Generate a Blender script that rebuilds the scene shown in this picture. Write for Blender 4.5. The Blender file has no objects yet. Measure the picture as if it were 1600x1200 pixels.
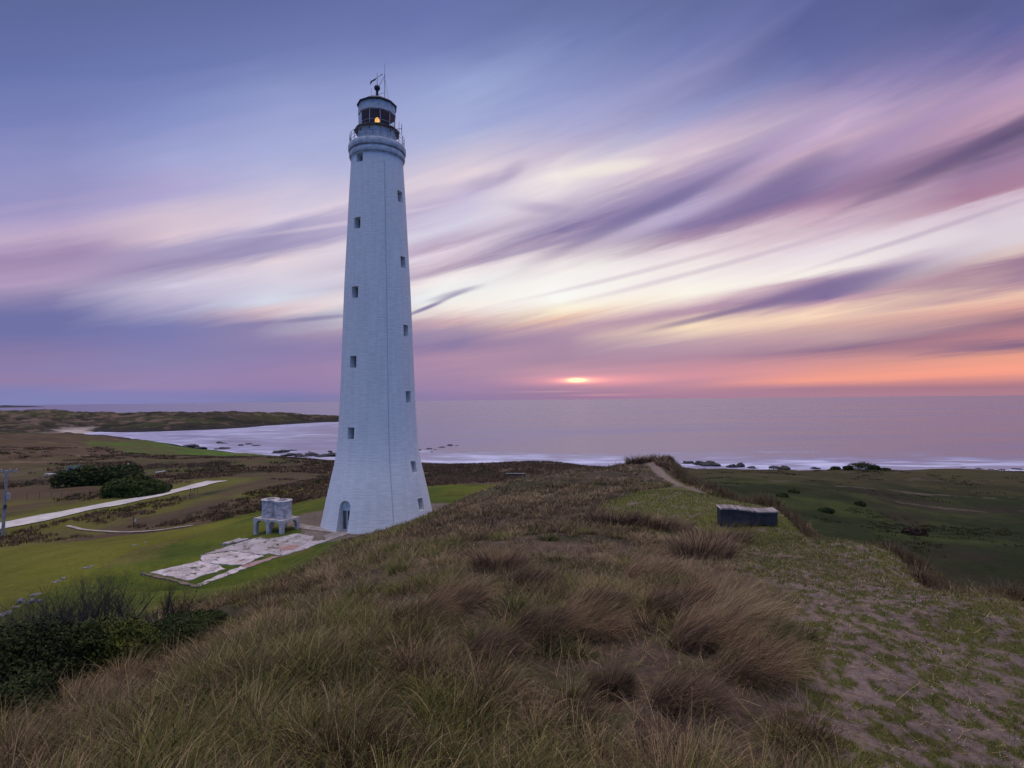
import bpy, bmesh, math, random
import numpy as np
from mathutils import Vector, Matrix
random.seed(7); rng = np.random.default_rng(7)
S = bpy.context.scene
COL = S.collection
R = math.radians

# ------------------------------------------------------------------ camera
EYE = Vector((0, 0, 52.0))
FPX = 889.0                      # focal length in pixels of a 1600 px wide frame
PITCH, ROLL = R(1.59), R(0.555)
cam_d = bpy.data.cameras.new('camera'); cam = bpy.data.objects.new('camera', cam_d); COL.objects.link(cam)
cam_d.sensor_width = 36.0; cam_d.lens = 36.0*FPX/1600.0
cam_d.clip_start = 0.05; cam_d.clip_end = 200000
_f = Vector((0, math.cos(PITCH), math.sin(PITCH)))
_r0 = Vector((1, 0, 0)); _u0 = _r0.cross(_f)
_r = _r0*math.cos(ROLL) - _u0*math.sin(ROLL)
_u = _r0*math.sin(ROLL) + _u0*math.cos(ROLL)
cam.matrix_world = Matrix(((_r.x, _u.x, -_f.x, EYE.x), (_r.y, _u.y, -_f.y, EYE.y), (_r.z, _u.z, -_f.z, EYE.z), (0, 0, 0, 1)))
S.camera = cam
S.render.resolution_x = 1024; S.render.resolution_y = 768
S.view_settings.view_transform = 'Standard'; S.view_settings.look = 'None'
S.view_settings.exposure = 0.0; S.view_settings.gamma = 1.0

def ray(u, v):                   # direction with unit depth along +Y
    d = _f + _r*((u-800)/FPX) - _u*((v-600)/FPX)
    return d/d.y
def P(u, v, Y):
    d = ray(u, v); return (d.x*Y, Y, 52+d.z*Y)

# ------------------------------------------------------------------ sky (world)
def lin(c):
    return tuple((x/255/12.92 if x/255 <= .04045 else ((x/255+.055)/1.055)**2.4) for x in c)
W = bpy.data.worlds.new('World'); S.world = W; W.use_nodes = True
nt = W.node_tree
for n in list(nt.nodes): nt.nodes.remove(n)
class E:                         # tiny expression wrapper over Math nodes
    tree = nt
    def __init__(s, sock): s.s = sock
def _m(op, *a, clamp=False):
    n = E.tree.nodes.new('ShaderNodeMath'); n.operation = op; n.use_clamp = clamp
    for i, x in enumerate(a):
        if isinstance(x, E): E.tree.links.new(x.s, n.inputs[i])
        else: n.inputs[i].default_value = x
    return E(n.outputs[0])
E.__add__ = lambda a, b: _m('ADD', a, b); E.__radd__ = lambda a, b: _m('ADD', b, a)
E.__sub__ = lambda a, b: _m('SUBTRACT', a, b); E.__rsub__ = lambda a, b: _m('SUBTRACT', b, a)
E.__mul__ = lambda a, b: _m('MULTIPLY', a, b); E.__rmul__ = lambda a, b: _m('MULTIPLY', b, a)
E.__truediv__ = lambda a, b: _m('DIVIDE', a, b); E.__rtruediv__ = lambda a, b: _m('DIVIDE', b, a)
def ramp01(x, a, b, smooth=True):
    n = E.tree.nodes.new('ShaderNodeMapRange'); n.interpolation_type = 'SMOOTHSTEP' if smooth else 'LINEAR'
    n.inputs['From Min'].default_value = a; n.inputs['From Max'].default_value = b
    E.tree.links.new(x.s, n.inputs['Value']); return E(n.outputs['Result'])
def comb(x, y, z=0.0):
    n = E.tree.nodes.new('ShaderNodeCombineXYZ')
    for i, q in enumerate((x, y, z)):
        if isinstance(q, E): E.tree.links.new(q.s, n.inputs[i])
        else: n.inputs[i].default_value = q
    return n.outputs[0]
def noise(vec, scale=1.0, detail=3.0, rough=.5, dist=0.0):
    n = E.tree.nodes.new('ShaderNodeTexNoise'); n.inputs['Scale'].default_value = scale
    n.inputs['Detail'].default_value = detail; n.inputs['Roughness'].default_value = rough
    n.inputs['Distortion'].default_value = dist
    E.tree.links.new(vec, n.inputs['Vector']); return E(n.outputs['Fac'])
def cmix(fac, a, b, mode='MIX'):
    n = E.tree.nodes.new('ShaderNodeMix'); n.data_type = 'RGBA'; n.blend_type = mode
    for s_, q in ((n.inputs[0], fac), (n.inputs[6], a), (n.inputs[7], b)):
        if isinstance(q, E): E.tree.links.new(q.s, s_)
        elif isinstance(q, (int, float)): s_.default_value = q
        elif isinstance(q, tuple): s_.default_value = (*q, 1)
        else: E.tree.links.new(q, s_)
    return n.outputs[2]
tc = nt.nodes.new('ShaderNodeTexCoord'); sx = nt.nodes.new('ShaderNodeSeparateXYZ'); nt.links.new(tc.outputs['Generated'], sx.inputs[0])
dx, dy, dz = (E(sx.outputs[i]) for i in range(3))
A = _m('ARCTAN2', dx, dy)
hyp = _m('SQRT', dx*dx + dy*dy)
T = _m('MAXIMUM', dz, 0.0)/_m('MAXIMUM', hyp, 0.02)
def angpx(u, v):
    d = ray(u, v); return math.atan2(d.x, d.y), max(d.z/math.hypot(d.x, d.y), 0.0)
Ac = _m('MINIMUM', _m('MAXIMUM', A, -1.1), 1.1)
slope = (T*T)/(T*T+.03)*.33*(1.1 - Ac*.75)
flow = (T-.03/(T+.07))*3.0 - (Ac*1.1 - Ac*Ac*.375)
w1 = noise(comb(A*1.7, flow*2.2, 3.1), 1.0, 4.0, .55, .5)
w2 = noise(comb(A*2.4, flow*7.0, 8.7), 1.0, 5.0, .62, .35)
w3 = noise(comb(A*9.0, flow*22.0, 5.2), 1.0, 5.0, .65, .6)
Tw = T + ((w1-.5)*.075 + (w2-.5)*.060 + (w3-.5)*.026)*(T/(T+.12))*ramp01(T, .85, .30)
COLS = [
 (60, [(0,(74,88,148)),(96,(82,98,165)),(181,(100,112,178)),(267,(130,132,190)),(320,(140,135,190)),(347,(165,148,195)),(373,(185,160,195)),(411,(150,125,170)),(443,(170,145,185)),(459,(140,125,170)),(496,(95,98,158)),(520,(95,98,158)),(555,(125,108,160)),(576,(125,110,165)),(597,(135,112,160)),(611,(112,112,172)),(632,(112,115,175))]),
 (250, [(0,(76,90,150)),(107,(88,105,172)),(187,(115,128,192)),(256,(150,155,208)),(299,(165,155,205)),(341,(205,185,205)),(368,(215,190,205)),(389,(165,150,190)),(421,(140,125,170)),(453,(205,195,220)),(480,(175,165,200)),(507,(105,108,168)),(533,(110,108,168)),(565,(125,115,168)),(603,(140,118,168)),(613,(118,112,172)),(631,(115,112,172))]),
 (430, [(0,(78,92,155)),(80,(92,108,172)),(160,(130,142,200)),(240,(155,162,212)),(309,(195,185,215)),(341,(215,200,220)),(363,(165,155,195)),(389,(145,135,180)),(411,(225,205,215)),(443,(205,200,220)),(464,(205,210,230)),(480,(210,180,190)),(501,(130,118,165)),(544,(125,112,165)),(587,(140,115,165)),(608,(135,112,165)),(619,(110,108,165)),(629,(108,108,160))]),
 (720, [(0,(85,98,165)),(64,(98,112,178)),(133,(135,150,205)),(213,(155,165,212)),(251,(195,185,210)),(283,(225,205,215)),(315,(190,175,210)),(347,(205,200,225)),(373,(180,155,185)),(384,(225,205,220)),(405,(180,155,180)),(427,(245,235,235)),(453,(235,240,240)),(483,(245,230,220)),(501,(205,165,170)),(517,(160,135,165)),(539,(130,110,155)),(560,(170,130,160)),(587,(160,125,160)),(611,(150,118,160)),(619,(136,112,158))]),
 (880, [(0,(85,98,158)),(80,(98,112,175)),(133,(130,142,200)),(213,(155,155,205)),(240,(190,175,205)),(272,(240,228,225)),(304,(215,200,215)),(341,(165,150,185)),(357,(120,105,155)),(373,(190,165,190)),(395,(215,195,205)),(427,(245,240,235)),(459,(250,250,245)),(480,(250,235,205)),(496,(235,190,160)),(512,(190,150,165)),(533,(165,130,160)),(560,(160,125,155)),(581,(190,135,155)),(608,(150,115,150)),(621,(146,112,150))]),
 (1080, [(0,(80,92,150)),(80,(98,108,172)),(133,(125,125,180)),(176,(145,148,200)),(213,(185,165,200)),(251,(215,190,205)),(277,(150,130,175)),(304,(130,115,165)),(320,(175,160,200)),(347,(130,110,160)),(363,(155,125,160)),(384,(225,205,215)),(427,(245,235,230)),(459,(250,245,230)),(477,(225,195,195)),(488,(170,130,160)),(507,(250,220,180)),(533,(180,145,165)),(560,(170,125,150)),(587,(205,130,145)),(608,(175,120,145)),(619,(160,112,145))]),
 (1300, [(0,(72,82,145)),(80,(85,95,160)),(133,(118,112,170)),(176,(145,128,180)),(208,(195,165,200)),(229,(200,165,190)),(256,(150,125,170)),(277,(115,98,148)),(299,(140,105,150)),(331,(190,150,175)),(363,(215,190,205)),(395,(230,215,225)),(421,(245,235,230)),(435,(165,130,165)),(459,(110,90,145)),(469,(190,145,165)),(485,(250,210,175)),(507,(210,165,155)),(533,(180,140,150)),(549,(130,98,130)),(565,(200,130,130)),(592,(245,140,115)),(605,(160,110,135)),(617,(166,112,136))]),
 (1540, [(0,(72,80,138)),(64,(80,85,150)),(117,(115,102,158)),(160,(165,135,180)),(192,(185,145,175)),(213,(150,115,150)),(235,(95,78,118)),(267,(150,115,155)),(309,(165,115,145)),(325,(205,180,200)),(363,(215,200,215)),(395,(215,200,210)),(416,(215,185,180)),(429,(145,110,140)),(453,(165,125,150)),(469,(235,185,160)),(485,(215,150,140)),(512,(140,100,125)),(533,(180,115,125)),(547,(110,85,125)),(557,(225,140,115)),(581,(250,140,110)),(603,(160,105,125)),(613,(166,110,130))]),
]
TMAX = 0.85
cols = []
for u0, st in COLS:
    a0, _ = angpx(u0, 600)
    rp = nt.nodes.new('ShaderNodeValToRGB'); cr = rp.color_ramp; cr.interpolation = 'LINEAR'
    pts = sorted((angpx(u0, v)[1]/TMAX, lin(tuple(255*(q/255)**.91 for q in c))) for v, c in st)
    pts.append((1.0, tuple(x*.85 for x in pts[-1][1])))
    while len(cr.elements) < len(pts): cr.elements.new(.5)
    for i, (p, c) in enumerate(pts): cr.elements[i].position = min(max(p, 0), 1)
    for i, (p, c) in enumerate(pts): cr.elements[i].color = (*c, 1)
    nt.links.new(((Tw + slope*(a0-A))/TMAX).s, rp.inputs[0]); cols.append((a0, rp.outputs[0]))
Aw = A + (w1-.5)*0.30
sky = cols[0][1]
for (a0, c0), (a1, c1) in zip(cols, cols[1:]):
    sky = cmix(ramp01(Aw, a0, a1, False), sky, c1)
# single clouds: rotated soft ellipses in the fan coordinates, frayed by noise
def cloud(u0, v0, lu, lv, col, amp, tilt=0.0, fray=.9, sharp=1.0):
    """centre, half length / half thickness in px, extra tilt (px down per px right)"""
    global sky
    a0, T0_ = angpx(u0, v0)
    da = (A-a0)*FPX
    dT = (T-T0_)*FPX - da*(-tilt)
    e = _m('MULTIPLY', da/lu, da/lu) + _m('MULTIPLY', dT/lv, dT/lv)
    g = _m('EXPONENT', e*(-1.0*sharp))
    g = g*(amp*(1.0) )*ramp01(g + (w2-.5)*fray*1.6 + (w1-.5)*fray*.8, .1, .8)
    sky = cmix(_m('MINIMUM', g, 1.0), sky, lin(col))
cloud(1000, 335, 190, 14, (112, 102, 154), .75, tilt=-.40)
cloud(1230, 280, 90, 26, (116, 102, 152), .6, tilt=-.5, fray=1.3)
cloud(1200, 300, 120, 20, (118, 100, 152), .5, tilt=-.30)
cloud(870, 378, 150, 8, (128, 114, 164), .6, tilt=-.26)
cloud(760, 286, 60, 20, (146, 132, 178), .42, tilt=-.25, fray=1.3)
cloud(800, 268, 34, 20, (146, 132, 178), .40, tilt=-.5, fray=1.3)
cloud(850, 325, 60, 12, (150, 136, 182), .40, tilt=.1, fray=1.2)
cloud(960, 262, 90, 13, (250, 240, 222), .6, tilt=-.05)
cloud(1300, 447, 120, 15, (120, 103, 152), .85, tilt=-.17, fray=.7, sharp=1.2)
cloud(1140, 487, 150, 6, (130, 104, 150), .8, tilt=-.19, fray=.5)
cloud(1560, 215, 150, 13, (92, 76, 116), .6, tilt=-.40)
cloud(1480, 250, 160, 10, (110, 88, 132), .5, tilt=-.36)
cloud(712, 458, 46, 6, (140, 124, 166), .6, tilt=-.30, fray=1.5)
cloud(690, 470, 44, 4, (140, 124, 166), .55, tilt=-.45, fray=1.5)
cloud(662, 483, 40, 4, (124, 108, 158), .85, tilt=-.40, fray=.5)
cloud(1000, 425, 240, 5, (196, 176, 196), .45, tilt=-.20, fray=.6)
cloud(1150, 408, 260, 5, (186, 164, 192), .45, tilt=-.20, fray=.6)
cloud(1450, 362, 160, 5, (176, 156, 186), .5, tilt=-.22, fray=.6)
cloud(560, 345, 200, 5, (222, 206, 220), .5, tilt=-.25, fray=.6)
cloud(500, 497, 90, 4, (116, 104, 156), .6, tilt=-.14, fray=.5)
# the sun itself, burning through the haze just above the horizon
def glow(u0, v0, lu, lv, col, amp):
    global sky
    a0, T0_ = angpx(u0, v0)
    p = (A-a0)*(FPX/lu); q = (T-T0_)*(FPX/lv)
    g = _m('EXPONENT', (p*p+q*q)*-1.0)*amp
    n = nt.nodes.new('ShaderNodeMix'); n.data_type = 'RGBA'; n.blend_type = 'ADD'
    nt.links.new(g.s, n.inputs[0]); nt.links.new(sky, n.inputs[6]); n.inputs[7].default_value = (*lin(col), 1)
    sky = n.outputs[2]
glow(920, 594, 100, 9, (255, 120, 60), .40)
glow(905, 594.5, 30, 4.0, (255, 145, 50), .8)
glow(901, 594, 12, 2.6, (255, 215, 80), 1.9)
glow(940, 617, 50, 1.6, (255, 120, 80), .18)
glow(860, 612, 60, 1.2, (255, 190, 170), .12)
# the sky behind and beside the camera: clear blue dusk
bk = nt.nodes.new('ShaderNodeValToRGB')
bk.color_ramp.elements[0].position = 0; bk.color_ramp.elements[0].color = (.055, .215, .70, 1)
bk.color_ramp.elements[1].position = 1; bk.color_ramp.elements[1].color = (.06, .19, .60, 1)
nt.links.new(ramp01(T, 0, 1.2).s, bk.inputs[0])
absA = _m('ABSOLUTE', A)
sky = cmix(ramp01(absA, .80, 1.45), sky, bk.outputs[0])
# bright overhead patch added out of view, above the frame, to light the ground
sky = cmix(ramp01(_m('DIVIDE', dz, 1.0), .82, .93), sky, (2.9, 2.42, 1.95))
bg = nt.nodes.new('ShaderNodeBackground'); bg.inputs['Strength'].default_value = 1.0
hs_ = nt.nodes.new('ShaderNodeHueSaturation'); hs_.inputs['Saturation'].default_value = .90; nt.links.new(sky, hs_.inputs['Color'])
nt.links.new(hs_.outputs[0], bg.inputs['Color'])
wo = nt.nodes.new('ShaderNodeOutputWorld'); nt.links.new(bg.outputs[0], wo.inputs['Surface'])
W.cycles.sampling_method = 'MANUAL'; W.cycles.sample_map_resolution = 512

# ------------------------------------------------------------------ sun
SUN_AZ, SUN_EL = math.atan2(*ray(900, 594)[:2]), R(2.2)
sd = bpy.data.lights.new('sun', 'SUN'); sd.energy = 0.05; sd.angle = R(120); sd.color = (1, .62, .50)
so = bpy.data.objects.new('sun', sd); COL.objects.link(so)
sv = Vector((math.sin(SUN_AZ)*math.cos(SUN_EL), math.cos(SUN_AZ)*math.cos(SUN_EL), math.sin(SUN_EL)))
so.rotation_euler = sv.to_track_quat('Z', 'Y').to_euler(); so.location = (0, 0, 120)

# ------------------------------------------------------------------ numpy noise + terrain
def vnoise(x, y, seed=0):
    xi = np.floor(x).astype(np.int64); yi = np.floor(y).astype(np.int64)
    fx = x-xi; fy = y-yi; fx = fx*fx*(3-2*fx); fy = fy*fy*(3-2*fy)
    def h(a, b):
        n = (a*374761393 + b*668265263 + seed*974634777) & 0xffffffff
        n = ((n ^ (n >> 13))*1274126177) & 0xffffffff
        n = n ^ (n >> 16)
        return (n & 0xffff)/65535.0
    return (h(xi, yi)*(1-fx)+h(xi+1, yi)*fx)*(1-fy) + (h(xi, yi+1)*(1-fx)+h(xi+1, yi+1)*fx)*fy
def fbm(x, y, seed=0, octv=4, gain=.5):
    s = 0; a = 1; tot = 0
    for i in range(octv):
        s = s + a*vnoise(x*2**i+i*17.3, y*2**i-i*9.1, seed+i); tot += a; a *= gain
    return s/tot-.5
def sstep(x, a, b):
    t_ = np.clip((x-a)/(b-a), 0, 1); return t_*t_*(3-2*t_)

UV = [ # photo points of bare ground with an estimated depth: (u, v, depth)
 (0,1200,3.3),(400,1200,2.75),(800,1200,2.7),(1200,1200,2.75),(1600,1200,2.9),
 (800,1000,4.3),(400,1040,4.2),(150,1130,4.2),(0,1080,5.5),(1200,1010,4.2),(1550,1040,4.2),
 (850,880,8),(600,900,8),(450,960,8),(300,1010,8),(100,1060,8),(1200,880,8),(1430,925,8),
 (1590,940,6.2),(1400,865,10.5),(1220,800,19),(1100,765,32),(1045,724,48),
 (850,835,12),(600,860,12),(1150,850,12),(1000,800,18),(1150,823,16.5),(750,820,18),(600,842,20),(500,880,22),
 (400,928,15),(400,917,27),(400,902,44),(300,960,13),(300,935,24),(300,915,42),
 (100,985,14),(100,955,25),(100,930,38),(0,960,36),(0,900,50),(90,905,45),(210,850,58),(90,888,50),(100,850,66),(0,840,77),(250,830,70),
 (230,893,47),(313,914,43),(512,843,55.5),(440,835,58),(480,812,62),(700,790,68),(760,765,85),(820,749,100),(700,760,90),
 (540,780,80),(400,800,78),(350,830,62),(450,770,95),(250,800,90),(210,772,112),(340,790,84),
 (0,820,84),(340,752,128),(150,795,97),(0,760,140),(200,735,165),(450,740,150),(0,720,230),(250,718,230),(500,720,220),
 (0,688,380),(60,683,450),(200,708,300),(400,713,400),(130,682,650),(430,712,440),(0,672,950),(0,660,1250),(50,668,1050),
 (200,645,1500),(350,644.5,1450),(420,647,1500),(500,649,1550),(60,642,1500),(0,643,1600),(300,660,1180),(100,655,1300),(420,656,1380),(500,655,1500),
 (700,727,260),(850,723,250),(640,735,220),(560,735,230),(800,737,190),
 (1300,775,95),(1500,850,60),(1600,900,48),(1430,830,72),(1200,760,110),(1500,770,130),(1350,738,200),(1500,735.5,200),(1600,742,200),(1200,735,200),(1120,733,200),(1400,739.5,200),
 (900,735,44),(820,752,47),(740,785,50),(677,812,51),(600,834,52),(540,842,50),(570,829,55.5),
 (700,850,15),(700,800,30),(800,780,30),(620,830,33),(520,860,33),(520,847,43),(450,890,35),(560,838,44),
 (900,770,30),(950,745,38),(1000,722,47),(1000,735,42),(1050,760,33),
]
UZ = [ # u, depth, z   (places hidden behind an edge, under water, or off to the side)
 (1590,9,47.9),(1590,14,44.5),(1590,25,40),(1400,14,47),(1400,22,42.5),(1400,40,38),(1220,24,46),(1220,34,42),(1220,60,38),
 (1100,38,45.5),(1100,50,42),(1100,80,38),(1045,60,43),(1045,90,38),(1045,140,33),(1000,60,43.6),(1000,90,38.5),(900,58,43),(900,80,38.5),
 (820,60,41),(820,74,39),(740,58,40.4),(740,68,39.3),(665,57,39.9),
 (591,62,39),(520,60,39),(655,66,39),(560,70,39),(620,72,39),
 (700,450,1),(700,505,-4),(900,430,1),(900,480,-4),(600,480,1),(600,535,-4),(1100,300,8),(1100,392,.6),(1100,450,-4),(1300,300,8),(1300,392,.6),(1300,450,-4),(1500,300,8),(1500,385,.6),(1500,430,-4),(1600,300,8),(1600,385,.6),(1600,430,-4),
 (1000,300,10),(1000,400,.6),(1000,455,-4),(500,505,1.2),(500,560,-4),(430,540,1),(430,590,-4),(330,620,1),(330,690,-4),(250,740,1),(250,800,-4),(190,860,1),(190,950,-3),
 (500,1000,-6),(350,900,-5),(450,750,-6),(300,1000,-4),(420,1150,-4),
 (200,1041,.5),(306,1088,.5),(412,1249,.5),(529,1445,.5),(150,1085,1.5),(110,1060,3),(545,1560,3),(590,1500,-5),(560,1750,-5),(450,1900,-5),(200,2000,-5),(0,2100,-5),(-100,2100,-5),
 (700,1200,-8),(900,900,-8),(1200,900,-8),(1600,900,-8),(800,2400,-10),(300,2400,-10),(1500,2400,-10),(600,900,-8),
]
XYZ = [(-2,.5,50.1),(2,.5,50.2),(0,-2,50.2),(3.5,-2,49.6),(-3.5,-2,49.2),(0,-12,49.5),(12,-12,44),(-14,-12,42),(0,-60,44),(60,-60,37),(-60,-60,38),
 (9,1.5,46.5),(-9,1.5,46),(25,4,39),(-28,4,40),(60,8,37),(-60,8,38),(200,20,28),(-200,20,31),(600,50,-5),(-700,50,30),(0,-400,42),(300,-300,30),(-400,-300,35),(0,-2000,30),(1500,-1500,-8),(-1500,-1500,20),(2000,100,-8),(-2000,100,20),(330,250,8),(450,260,-4),(-700,350,25),(-1800,900,20),(-1500,1300,20)]
pts = [P(*p) for p in UV]
for u0, Y, z in UZ:
    d = ray(u0, 620); pts.append((d.x*Y, Y, z))
pts = np.array(pts + XYZ, float)
def emb(x, y):
    r = np.sqrt(x*x+y*y)+1e-6; th = np.arctan2(x, y)
    return np.stack([2.0*np.sin(th), 2.0*np.cos(th), np.log(np.maximum(r, 1.2))], -1)
def _k(A_, B_):
    d2 = ((A_[:, None, :]-B_[None, :, :])**2).sum(-1)+1e-12
    return d2*np.log(d2)*.5
_C = emb(pts[:, 0], pts[:, 1]); _n = len(_C)
_Pm = np.concatenate([np.ones((_n, 1)), _C], 1)
_M = np.zeros((_n+4, _n+4)); _M[:_n, :_n] = _k(_C, _C) + np.eye(_n)*1e-4; _M[:_n, _n:] = _Pm; _M[_n:, :_n] = _Pm.T
_w = np.linalg.solve(_M + np.eye(_n+4)*1e-9, np.concatenate([pts[:, 2], np.zeros(4)]))
def base_z(x, y):
    x = np.asarray(x, float).ravel(); y = np.asarray(y, float).ravel(); out = np.empty(len(x))
    for i in range(0, len(x), 40000):
        q = emb(x[i:i+40000], y[i:i+40000])
        out[i:i+40000] = _k(q, _C)@_w[:_n] + _w[_n] + q@_w[_n+1:]
    return out
TX, TY, TZ = -14.6, 62.0, 39.0      # lighthouse foot
def edge_x(y): return np.interp(y, [0, 3, 6.2, 10.5, 19, 32, 48, 60], [4.6, 5.0, 5.5, 7.1, 9.0, 10.8, 13, 14])
def open_x(y): return np.interp(y, [0, 2.9, 4, 6, 9, 12, 14, 20, 26, 28, 34, 46, 60], [1.0, 1.35, 1.85, 2.4, 3.4, 4.4, 2.6, 3.0, 5.5, 7.6, 9.3, 10.4, 12])
def open_r(y): return np.interp(y, [0, 20, 24, 28, 34, 46, 60], [99, 99, 10.3, 9.4, 10.8, 11.6, 13])
def zone_open(x, y):                # 1 on the trampled shelf and the sand path, 0 in the dune grass
    w_ = .35*fbm(x*1.3, y*1.3, 5)*np.clip(y/6, .6, 1.6)*2
    a = sstep(x-open_x(y)+w_, -.15, .35); b = 1-sstep(x-np.minimum(open_r(y), edge_x(y))+w_*.4, -.25, .15)
    return a*b*(y < 60)*(y > -6)
def slabz(x, y): return 38.10 + (y-45)*.060
def ter(x, y):
    x = np.asarray(x, float); y = np.asarray(y, float); sh = x.shape
    x = x.ravel(); y = y.ravel()
    z = base_z(x, y); r = np.hypot(x, y)
    flat = np.clip(np.hypot(x-TX, y-TY)/14-.6, 0, 1)                 # keep the lighthouse pad level
    slab = 1-np.exp(-(((x+24)/9)**2+((y-50)/10)**2)**2)
    op = zone_open(x, y)
    dune = np.exp(-(np.maximum(r-50, 0)/25)**2)
    land = sstep(z, -1, 6)
    z = z + dune*(1-op*.85)*(.14*fbm(x*1.1, y*1.1, 1, 3) + .5*fbm(x*.28, y*.28, 2, 2)*np.clip(r/60, 0, 1))*flat*slab*np.where(x < -8-.0*y, .6, 1)
    z = z + op*(.035*fbm(x*3, y*3, 3, 3)+.022*fbm(x*9, y*9, 15, 3))*np.clip(8/np.maximum(r, 1), .2, 1)
    sa, sb = np.abs((x+22.6)*.6+(y-51.2)*.8), np.abs((x+22.6)*.8-(y-51.2)*.6)
    sw = (1-sstep(sa, 9.5, 12.5))*(1-sstep(sb, 4.6, 7.5))
    z = z*(1-sw) + (slabz(x, y)-.045)*sw
    tw_ = 1-sstep(np.hypot(x-TX, y-TY), 6.3, 8.2)
    z = z*(1-tw_)+39.0*tw_
    far = sstep(r, 90, 400)
    z = z + far*land*(sstep(r, 850, 1100)*7*fbm(x/33, y/33, 14, 4)+5.5*fbm(x/70, y/70, 4, 5)+1.5*fbm(x/14, y/14, 9, 3))*np.clip(r/600, .35, 1.6)
    bump = (r > 60)*(r < 420)*sstep(r, 60, 130)
    z = z + bump*land*(1.1*fbm(x/17, y/17, 6, 4))*flat
    z = z + 3.0*land*fbm(x/38, y/38, 18, 4)*sstep(x, 22, 50)*sstep(r, 60, 110)
    z = z + .5*land*fbm(x/6, y/6, 8, 3)*sstep(x, 14, 40)*sstep(r, 30, 80)
    return np.maximum(z, -12).reshape(sh)
def gz(x, y): return float(ter(np.array([x]), np.array([y]))[0])
def at(u, v, y0=1.0, y1=2500.0):    # where the sight line through a photo point first meets the ground
    d = ray(u, v); Y = np.exp(np.linspace(math.log(y0), math.log(y1), 1500))
    h = 52+d.z*Y - ter(d.x*Y, Y)
    k = np.argmax(h < 0) if (h < 0).any() else len(Y)-1
    if k > 0 and (h < 0).any():
        a, b = h[k-1], h[k]; f = a/(a-b); Yk = Y[k-1]+(Y[k]-Y[k-1])*f
    else: Yk = Y[k]
    return (d.x*Yk, Yk, 52+d.z*Yk)

# ------------------------------------------------------------------ helpers for objects
def tag(o, label=None, cat=None, group=None, kind=None):
    if label: o['label'] = label
    if cat: o['category'] = cat
    if group: o['group'] = group
    if kind: o['kind'] = kind
    return o
def empty(name, loc, rz=0):
    o = bpy.data.objects.new(name, None); COL.objects.link(o); o.location = loc; o.rotation_euler = (0, 0, rz); o.empty_display_size = .3
    return o
def link(name, me, mat, parent=None, loc=None):
    o = bpy.data.objects.new(name, me); COL.objects.link(o)
    if mat is not None:
        for m in (mat if isinstance(mat, (list, tuple)) else [mat]): me.materials.append(m)
    if parent is not None: o.parent = parent
    if loc is not None: o.location = loc
    return o
def npmesh(name, V, F, smooth=True, col=None, attrs=None, mats=None):
    """V (n,3); F (m,3) or (m,4) int arrays"""
    me = bpy.data.meshes.new(name); V = np.ascontiguousarray(V, np.float32); F = np.asarray(F, np.int32)
    k = F.shape[1]; m = len(F)
    me.vertices.add(len(V)); me.vertices.foreach_set('co', V.ravel())
    me.loops.add(m*k); me.loops.foreach_set('vertex_index', F.ravel())
    me.polygons.add(m); me.polygons.foreach_set('loop_start', np.arange(0, m*k, k, dtype=np.int32))
    try: me.polygons.foreach_set('loop_total', np.full(m, k, np.int32))
    except Exception: pass
    me.polygons.foreach_set('use_smooth', np.full(m, smooth))
    if mats is not None: me.polygons.foreach_set('material_index', np.asarray(mats, np.int32))
    me.update(calc_edges=True)
    if col is not None:
        a = me.attributes.new('tint', 'FLOAT_COLOR', 'POINT')
        c4 = np.ones((len(V), 4), np.float32); c4[:, :3] = col; a.data.foreach_set('color', c4.ravel())
    for nm, arr in (attrs or {}).items():
        a = me.attributes.new(nm, 'FLOAT', 'POINT'); a.data.foreach_set('value', np.ascontiguousarray(arr, np.float32))
    return me
def mat_new(name):
    m = bpy.data.materials.new(name); m.use_nodes = True; t_ = m.node_tree; E.tree = t_
    b = t_.nodes['Principled BSDF']; b.inputs['Specular IOR Level'].default_value = .25
    return m, t_, b
def simple(name, c, rough=.8, var=.25, scale=6.0, bump=.2, metal=0.0, c2=None):
    m, t_, b = mat_new(name)
    g = t_.nodes.new('ShaderNodeTexCoord').outputs['Object']
    n1 = noise(g, scale, 5, .6); 
    c2 = c2 or tuple(x*(1-var) for x in c)
    t_.links.new(cmix(ramp01(n1, .3, .7), tuple(x*(1+var*.3) for x in c), c2), b.inputs['Base Color'])
    b.inputs['Roughness'].default_value = rough; b.inputs['Metallic'].default_value = metal
    if bump:
        bp = t_.nodes.new('ShaderNodeBump'); bp.inputs['Strength'].default_value = bump; bp.inputs['Distance'].default_value = .02
        t_.links.new(noise(g, scale*5, 4, .6).s, bp.inputs['Height']); t_.links.new(bp.outputs[0], b.inputs['Normal'])
    return m
def bm_box(bm, x0, x1, y0, y1, z0, z1, M=None):
    v = [bm.verts.new((x, y, z)) for z in (z0, z1) for y in (y0, y1) for x in (x0, x1)]
    for f in ((0, 2, 3, 1), (4, 5, 7, 6), (0, 1, 5, 4), (2, 6, 7, 3), (0, 4, 6, 2), (1, 3, 7, 5)): bm.faces.new([v[i] for i in f])
    if M is not None:
        for q in v: q.co = M@q.co
    return v
def bm_tube(bm, a, b, r0, r1=None, n=8, caps=True):
    a = Vector(a); b = Vector(b); r1 = r0 if r1 is None else r1
    d = (b-a).normalized(); s = d.orthogonal().normalized(); w = d.cross(s)
    ra = [bm.verts.new(a+(s*math.cos(i*2*math.pi/n)+w*math.sin(i*2*math.pi/n))*r0) for i in range(n)]
    rb = [bm.verts.new(b+(s*math.cos(i*2*math.pi/n)+w*math.sin(i*2*math.pi/n))*r1) for i in range(n)]
    for i in range(n): bm.faces.new((ra[i], ra[(i+1) % n], rb[(i+1) % n], rb[i]))
    if caps: bm.faces.new(ra[::-1]); bm.faces.new(rb)
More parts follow.
